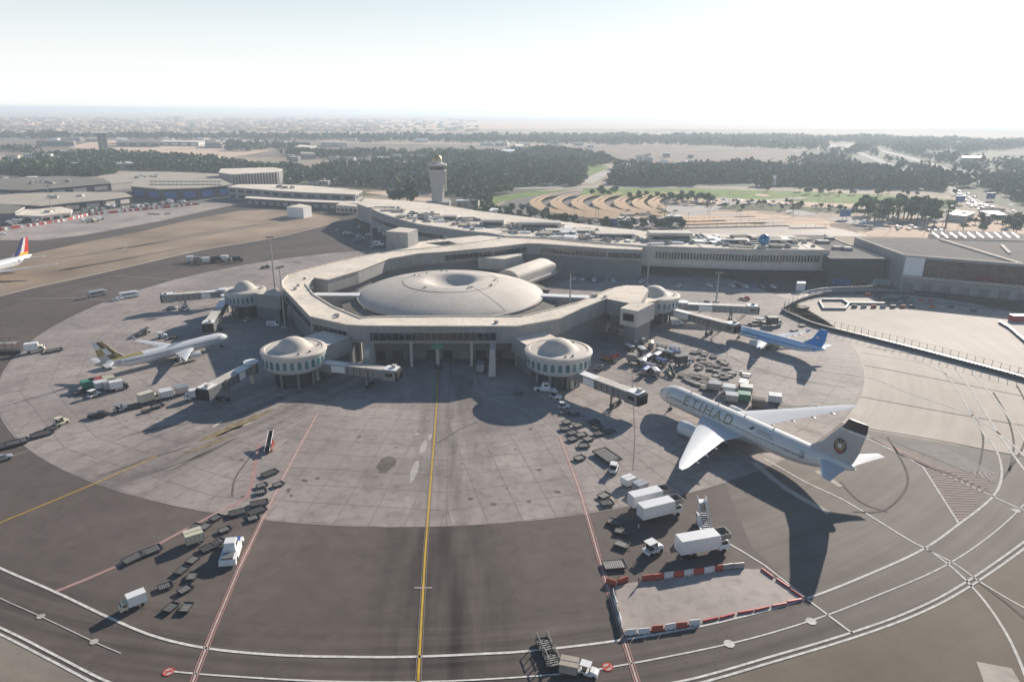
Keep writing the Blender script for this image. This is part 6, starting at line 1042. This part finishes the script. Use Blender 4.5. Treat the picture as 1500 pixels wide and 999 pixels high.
fr_.build('lattice','bark',ex); MB().box(0,0,3.7,7.6,3,.12).build('platform','deck_light',ex); MB().box(1,0,0.3,9,2.4,.9).build('base','metal_dark',ex)
row('small_truck',[(282,384),(292,385),(305,386),(319,384),(332,383),(349,384)],A2(300,384,18,-1),'ground vehicle in the cluster on the dark taxi strip','cluster on the dark taxi strip',['veh_white','metal_grey','veh_white','metal_dark','veh_white','metal_dark'],'metal_dark',order='from the left',s=1.1,jit=.3); row('dolly_big',[(298,380),(312,379),(334,377)],A2(300,384,18,-1),'dark dolly in the cluster on the dark taxi strip','dollies on the dark taxi strip',['deck','veh_silver'],order='from the left')
row('small_truck',[(124,325),(132,326.5),(140,325.5),(147,323)],A2(130,325,18,-2),'pale vehicle of the small cluster on the far apron','cluster on the far apron',['veh_white','veh_silver','veh_cream','veh_white'],'metal_dark',order='from the left'); row('dolly_big',[(221,314),(230,314.5),(246,314)],.3,'dark flat unit of the pair on the far apron','far apron flats',['deck_light','metal_grey','deck'],order='from the left')
# mast with camera head by the centre line
p=g(642,541); t=thing('docking_guidance_mast','slim docking guidance mast with green head on the centre line','guidance mast',(p.x,p.y,.09)); MB().tube((0,0,0),(0,0,8.4),.16,n=8).build('mast','render_pale',t); MB().box(0,0,7.4,3.4,.6,1.5).build('display_head','veh_green',t); MB().box(0,0,0,2.6,1.6,1.2).build('base','metal_dark',t)
# cars in the shade of the terminal
CL=['veh_white','veh_silver','veh_white','veh_black','veh_white','veh_blue','veh_silver']
row('car',[(842,409.5),(848,409.8),(854,410.3),(862,410.8),(870,411.3),(878,411.8),(888,412.3),(898,412.5)],1.4,'car in the shade behind the ring roof','cars behind the ring',CL,order='from the left',jit=.1)
row('car',[(1039,419.5),(1047,419.7),(1072,420),(1080,420.5),(1091,421),(1103,421),(1115,421.3),(1132,421.5)],1.7,'car parked under the slot-window wing','cars under the slot-window wing',CL,order='from the left',jit=.1)
row('car',[(1222,412),(1233,411.5),(1244,411),(1255,411),(1266,411.3),(1277,412),(1288,412.5),(1299,413)],1.5,'car in the shade in front of the dark hall','cars before the dark hall',CL,order='from the left',jit=.4); row('minibus',[(1232,417.5),(1291,417.5)],A2(1232,417,18,2),'blue-grey bus in the shade before the dark hall','buses before the dark hall',['veh_blue','veh_silver'],order='from the left'); row('pickup',[(1248,418),(1262,419),(1276,418.5),(1308,420)],.3,'pickup in the shade before the dark hall','pickups before the dark hall',['metal_grey','veh_black','veh_white'],order='from the left')
row('car',[(940,414),(994.6,420)],1.2,'pale car in the terminal shade by the far right mast','cars by the far right mast','veh_white',order='from the left'); place('van',555,360.5,A2(555,360,18,2),'big white van between the mast and the stair tower',None,'veh_white',s=1.4)
row('car',[(527,334),(495,339),(508,343),(517,346),(526,347.5),(524,355),(534,351),(541,345)],.8,'vehicle in the shade below the curved terminal','vehicles below the curved terminal',CL,order='from the top',s=1.2,jit=.8); row('minibus',[(548,334.5),(556,339.5),(563,345)],A2(548,334,9,6),'white minibus along the foot of the curved terminal','minibuses at the curved terminal','veh_white',order='from the top')
# rows of red and white containers in front of the cargo sheds
CP=[(0,338),(50,331),(94,324),(127,316),(184,310.5),(239,305),(292,300)]; P=gs(CP)
for k in range(78):
    p,d=along(P,(k+.5)/78); c=['barrier_red','veh_white','veh_silver'][(k*7+k//5)%3 if k%4 else 0]; cn={'barrier_red':'red','veh_white':'white','veh_silver':'silver'}[c]
    place('container',0,0,math.atan2(d.y,d.x)+1.57+R.uniform(-.1,.1),f'{cn} cargo container, {ordw(k)} from the left in the long row before the sheds','long row of cargo containers',c,'metal_grey',p=p,s=1.1)
for k in range(88):
    p,d=along(P,(k+.5)/88); p=p+Vector((-d.y,d.x,0))*R.uniform(8,34); c=R.choice(['metal_grey','veh_white','veh_silver','metal_dark']); cn={'metal_grey':'grey','veh_white':'white','veh_silver':'silver','metal_dark':'dark'}[c]
    place(R.choice(['small_truck','container','small_truck']),0,0,R.uniform(0,3),f'{cn} unit, {ordw(k)} from the left in the rank behind the containers','loose rank behind the container row',c,'metal_dark',p=p)
# cars in the fan car park and forecourt, each a few pixels
CARS=[MB().loft([[(x,y,z) for y,z in ((-.9,.25),(.9,.25),(.9,z0),(-.9,z0))] for x,z0 in ((-2.2,.8),(-1.4,1.4),(.5,1.4),(1.2,.95),(2.2,.75))]).mesh('parked_car',c) for c in ('veh_white','veh_silver','veh_black','veh_blue','veh_cream')]
def tiny_car(p,k,label,group,a): o=link('parked_car',CARS[k%5],None,loc=(p.x,p.y,.15),rz=a); tag(o,label,'car',group)
NM=['white','silver','black','blue','cream']
for px,n,lab,grp in (([(1366,345),(1500,352),(1500,345),(1370,339)],0,'',''),([(1395,278),(1405,276),(1445,300),(1490,322),(1470,326),(1420,303)],46,'car on the bright avenue at the right edge','cars on the avenue'),([(720,312),(850,322),(905,322),(850,331),(740,320)],34,'car between fan canopies and planted strip','cars below the fan canopies'),([(990,302),(1180,303),(1300,307),(1180,300),(1060,291)],40,'car on the sandy lot beyond the green island','cars on the sandy lot'),([(1250,326),(1380,332),(1380,340),(1260,338)],16,'car on the pale forecourt behind the halls','forecourt cars')):
    for k,(x,y) in enumerate(sorted(scatter(px,n),key=lambda q:q[0]/q[1])): tiny_car(Vector((x,y,0)),k,NM[k%5]+' '+lab+', '+ordw(k)+' from the left',grp,R.uniform(0,3.1))
# blast fence and construction rows at right
def fence(px,label,posts,hw=1.5,hp=4.2,mesh=True):
    P=[Vector((p.x,p.y,0)) for p in smooth_path(gs(px),4)]; t=thing('perimeter_fence',label,'fence',(P[0].x,P[0].y,0)); wl=MB()
    for a,b in zip(P[:-1],P[1:]):
        d=b-a; c=(a+b)/2; wl.box(c.x,c.y,.05,d.length,.7,hw,math.atan2(d.y,d.x))
    wpart(wl,'low_wall','cladding_dark',t)
    for k in range(posts):
        p,d=along(P,(k+.5)/posts); wpart(MB().tube((p.x,p.y,.05),(p.x,p.y,hp),.09,n=5),'post','metal_dark',t)
    rl=MB(); 
    for z in (2.4,hp-.2):
        for a,b in zip(P[:-1],P[1:]): rl.tube((a.x,a.y,z),(b.x,b.y,z),.03,n=3,cap=False)
    wpart(rl,'rail','metal_grey',t)
from mathutils import Vector as V3
def along(P,t):
    P=[V3((p.x,p.y,0)) for p in P]; L_=[(b-a).length for a,b in zip(P[:-1],P[1:])]; s=t*sum(L_)
    for (a,b),l in zip(zip(P[:-1],P[1:]),L_):
        if s<=l: return a.lerp(b,s/l),(b-a).normalized()
        s-=l
    return P[-1],(P[-1]-P[-2]).normalized()
fence([(1145,457),(1190,477),(1260,495),(1340,515),(1420,536),(1510,561),(1600,592)],'long dark fence with thin posts curving below the fenced yard',44)
fence([(1146,456),(1166,444),(1196,435),(1232,432),(1300,431),(1360,435),(1420,444)],'shorter dark fence arching over the top of the fenced yard',20)
def lowwall(px,label,m='cladding_dark',h=1.0,w=.8):
    P=gs(px); t=thing('low_wall',label,'wall',(P[0].x,P[0].y,0)); mb=MB()
    for a,b in zip(P[:-1],P[1:]): d=b-a; c=(a+b)/2; mb.box(c.x,c.y,.07,d.length+w*.6,w,h,math.atan2(d.y,d.x))
    wpart(mb,'wall',m,t); wpart(MB().ribbon(P,w*.5,h+.075),'coping','metal_grey',t)
lowwall([(1243,446),(1320,446.5),(1392,446),(1430,451),(1460,456)],'low dark wall running through the upper part of the fenced yard','wall_shade'); lowwall([(1200,443),(1206,454),(1238,454),(1243,447),(1234,441),(1205,441)],'small square of low walls at the left of the fenced yard','wall_shade'); lowwall([(1464,474),(1478,482),(1500,501),(1530,530)],'oblique dark low wall at the right edge of the fenced yard','cladding_dark')
barriers((1244,451),(1400,451.5),['cladding_dark','render_grey','barrier_red','render_grey','cladding_dark','barrier_red'],'concrete block in the long line across the fenced yard','blocks across the yard',step=4.4,s=1.25); barriers((1400,452),(1452,462),['render_grey','cladding_dark'],'block in the slanting line right of the yard','blocks slanting right',step=4.4,s=1.25); barriers((1340,441),(1372,443),['barrier_red'],'block at the top of the fenced yard','red blocks at top',step=3.5,s=1.2); barriers((1262,434),(1280,434),['wear_dark' if False else 'barrier_red'],'block near the yard arch','red blocks near arch',step=4,s=1.5)
row('dolly_big',[(1288,435),(1294,439),(1302,441),(1308,440),(1325,438),(1330,442),(1176,452)],.6,'dark pile of material inside the fenced yard','material piles in the yard',['deck','deck_light'],order='from the left',s=1.2)
t=thing('site_container','dark red site container at the right edge of the fenced yard','container',g(1500,470)); MB().box(0,0,.07,12,2.8,2.6).build('shell','veh_red',t); MB().box(0,-1.42,.3,1.2,.06,2.0).build('door','metal_dark',t)

# ------------------------------------------------------------------ small buildings, lamp posts and patches that fill the middle distance
def strip_blocks(px,n,desc,group,zr=(4,9),sz=(8,26),mats_=('render_pale','white_panel','roof_tan','render_grey','wall_shade')):
    for k,(x,y) in enumerate(sorted(scatter(px,n),key=lambda q:q[0]/q[1])):
        a,b,h=R.uniform(*sz),R.uniform(sz[0]*.7,sz[1]*.6),R.uniform(*zr); w=R.choice(mats_); t=thing('low_building',f'{desc}, {ordw(k)} from the left','building',(x,y,.1),R.uniform(-.25,.25),group)
        MB().box(0,0,0,a,b,h).build('wall',w,t); MB().box(0,0,h,a*1.02,b*1.02,.35).build('roof',R.choice(['roof_pale','roof_tan','white_panel','roof_grey']),t)
        if a>12:
            for q in range(int(a/5)): MB().box(-a/2+2.5+q*5,-b/2-.08,h*.2,2.6,.2,h*.45).build('bay_door',R.choice(['cladding_dark','metal_grey']),t)
        if k%2: MB().box(R.uniform(-a*.3,a*.3),0,h+.35,a*.15,b*.2,1.2).build('rooftop_unit','metal_grey',t)
strip_blocks([(0,226),(0,236),(140,236),(140,224)],9,'low block among trees at far left','blocks among trees far left')
strip_blocks([(60,206),(60,213),(420,218),(420,208)],26,'low warehouse in the sandy belt at left','warehouses in the sandy belt',(5,10),(18,46))
strip_blocks([(420,228),(420,240),(620,238),(620,228)],14,'small block in the clearing left of the tower','blocks in the clearing',(4,8),(10,26))
strip_blocks([(500,206),(500,216),(900,220),(900,211)],12,'small distant block beyond the central wood','distant blocks beyond the wood',(5,10),(16,36))
strip_blocks([(900,226),(900,242),(1040,246),(1040,232)],14,'pale house in the scrub at right centre','houses in the scrub',(4,8),(8,20))
strip_blocks([(1050,244),(1050,250),(1200,250),(1180,244)],7,'white shed at the edge of the right wood','sheds at the right wood',(4,7),(14,30),('white_panel','render_pale'))
strip_blocks([(0,264),(0,282),(60,286),(60,264)],5,'small shed between the left hangars','sheds between the hangars',(4,7),(8,18))
strip_blocks([(430,262),(430,270),(560,276),(560,270)],12,'low hut on the sandy yard left of the tower','huts on the sandy yard',(3,5),(6,16))
strip_blocks([(650,300),(700,306),(705,302),(655,296)],4,'service hut at the foot of the control tower','huts at the tower',(4,7),(8,14))
strip_blocks([(880,322),(990,320),(990,330),(880,332)],9,'small kiosk among trees behind the terminal','kiosks behind the terminal',(3,5),(6,14),('white_panel','render_pale','veh_blue'))
strip_blocks([(1410,303),(1500,320),(1500,328),(1430,316)],6,'white canopy beside the bright avenue','canopies by the avenue',(3,5),(10,20),('render_pale','roof_tan'))
for px,n,desc in (([(1240,318),(1480,320),(1480,345),(1260,345)],16,'thin lamp post on the right forecourt'),([(900,300),(1200,286),(1230,326),(1000,338)],22,'thin lamp post in the lots behind the slot-window wing'),([(700,312),(880,326),(880,334),(720,318)],10,'thin lamp post in the planted strip')):
    for k,(x,y) in enumerate(sorted(scatter(px,n),key=lambda q:q[0]/q[1])):
        t=thing('lamp_post',f'{desc}, {ordw(k)} from the left','lamp post',(x,y,.1),0,'thin lamp posts'); MB().tube((0,0,0),(0,0,12),.22,.12,n=5).build('post','steel_pole',t); MB().box(0,0,12,3,.3,.15).build('lamp_arm','metal_grey',t)
for k in range(46):
    px=R.choice([(330,238,560,262),(430,264,640,288),(560,272,640,290),(1010,282,1300,302),(990,312,1180,328),(1240,320,1400,342),(900,296,1000,312),(60,206,420,226)]); u,v=R.uniform(px[0],px[2]),R.uniform(px[1],px[3]); c=g(u,v); q=(H/(c.y))*1; a=R.uniform(8,34); b=R.uniform(8,30)
    MB().sheet([(c.x+a*math.cos(t)*R.uniform(.6,1),c.y+b*math.sin(t)*R.uniform(.6,1)) for t in [i*.52 for i in range(12)]],.14+k*.002).build('bare_ground',R.choice(['sand_light','soil_brown','scrub','road_light']),None,kind='structure')
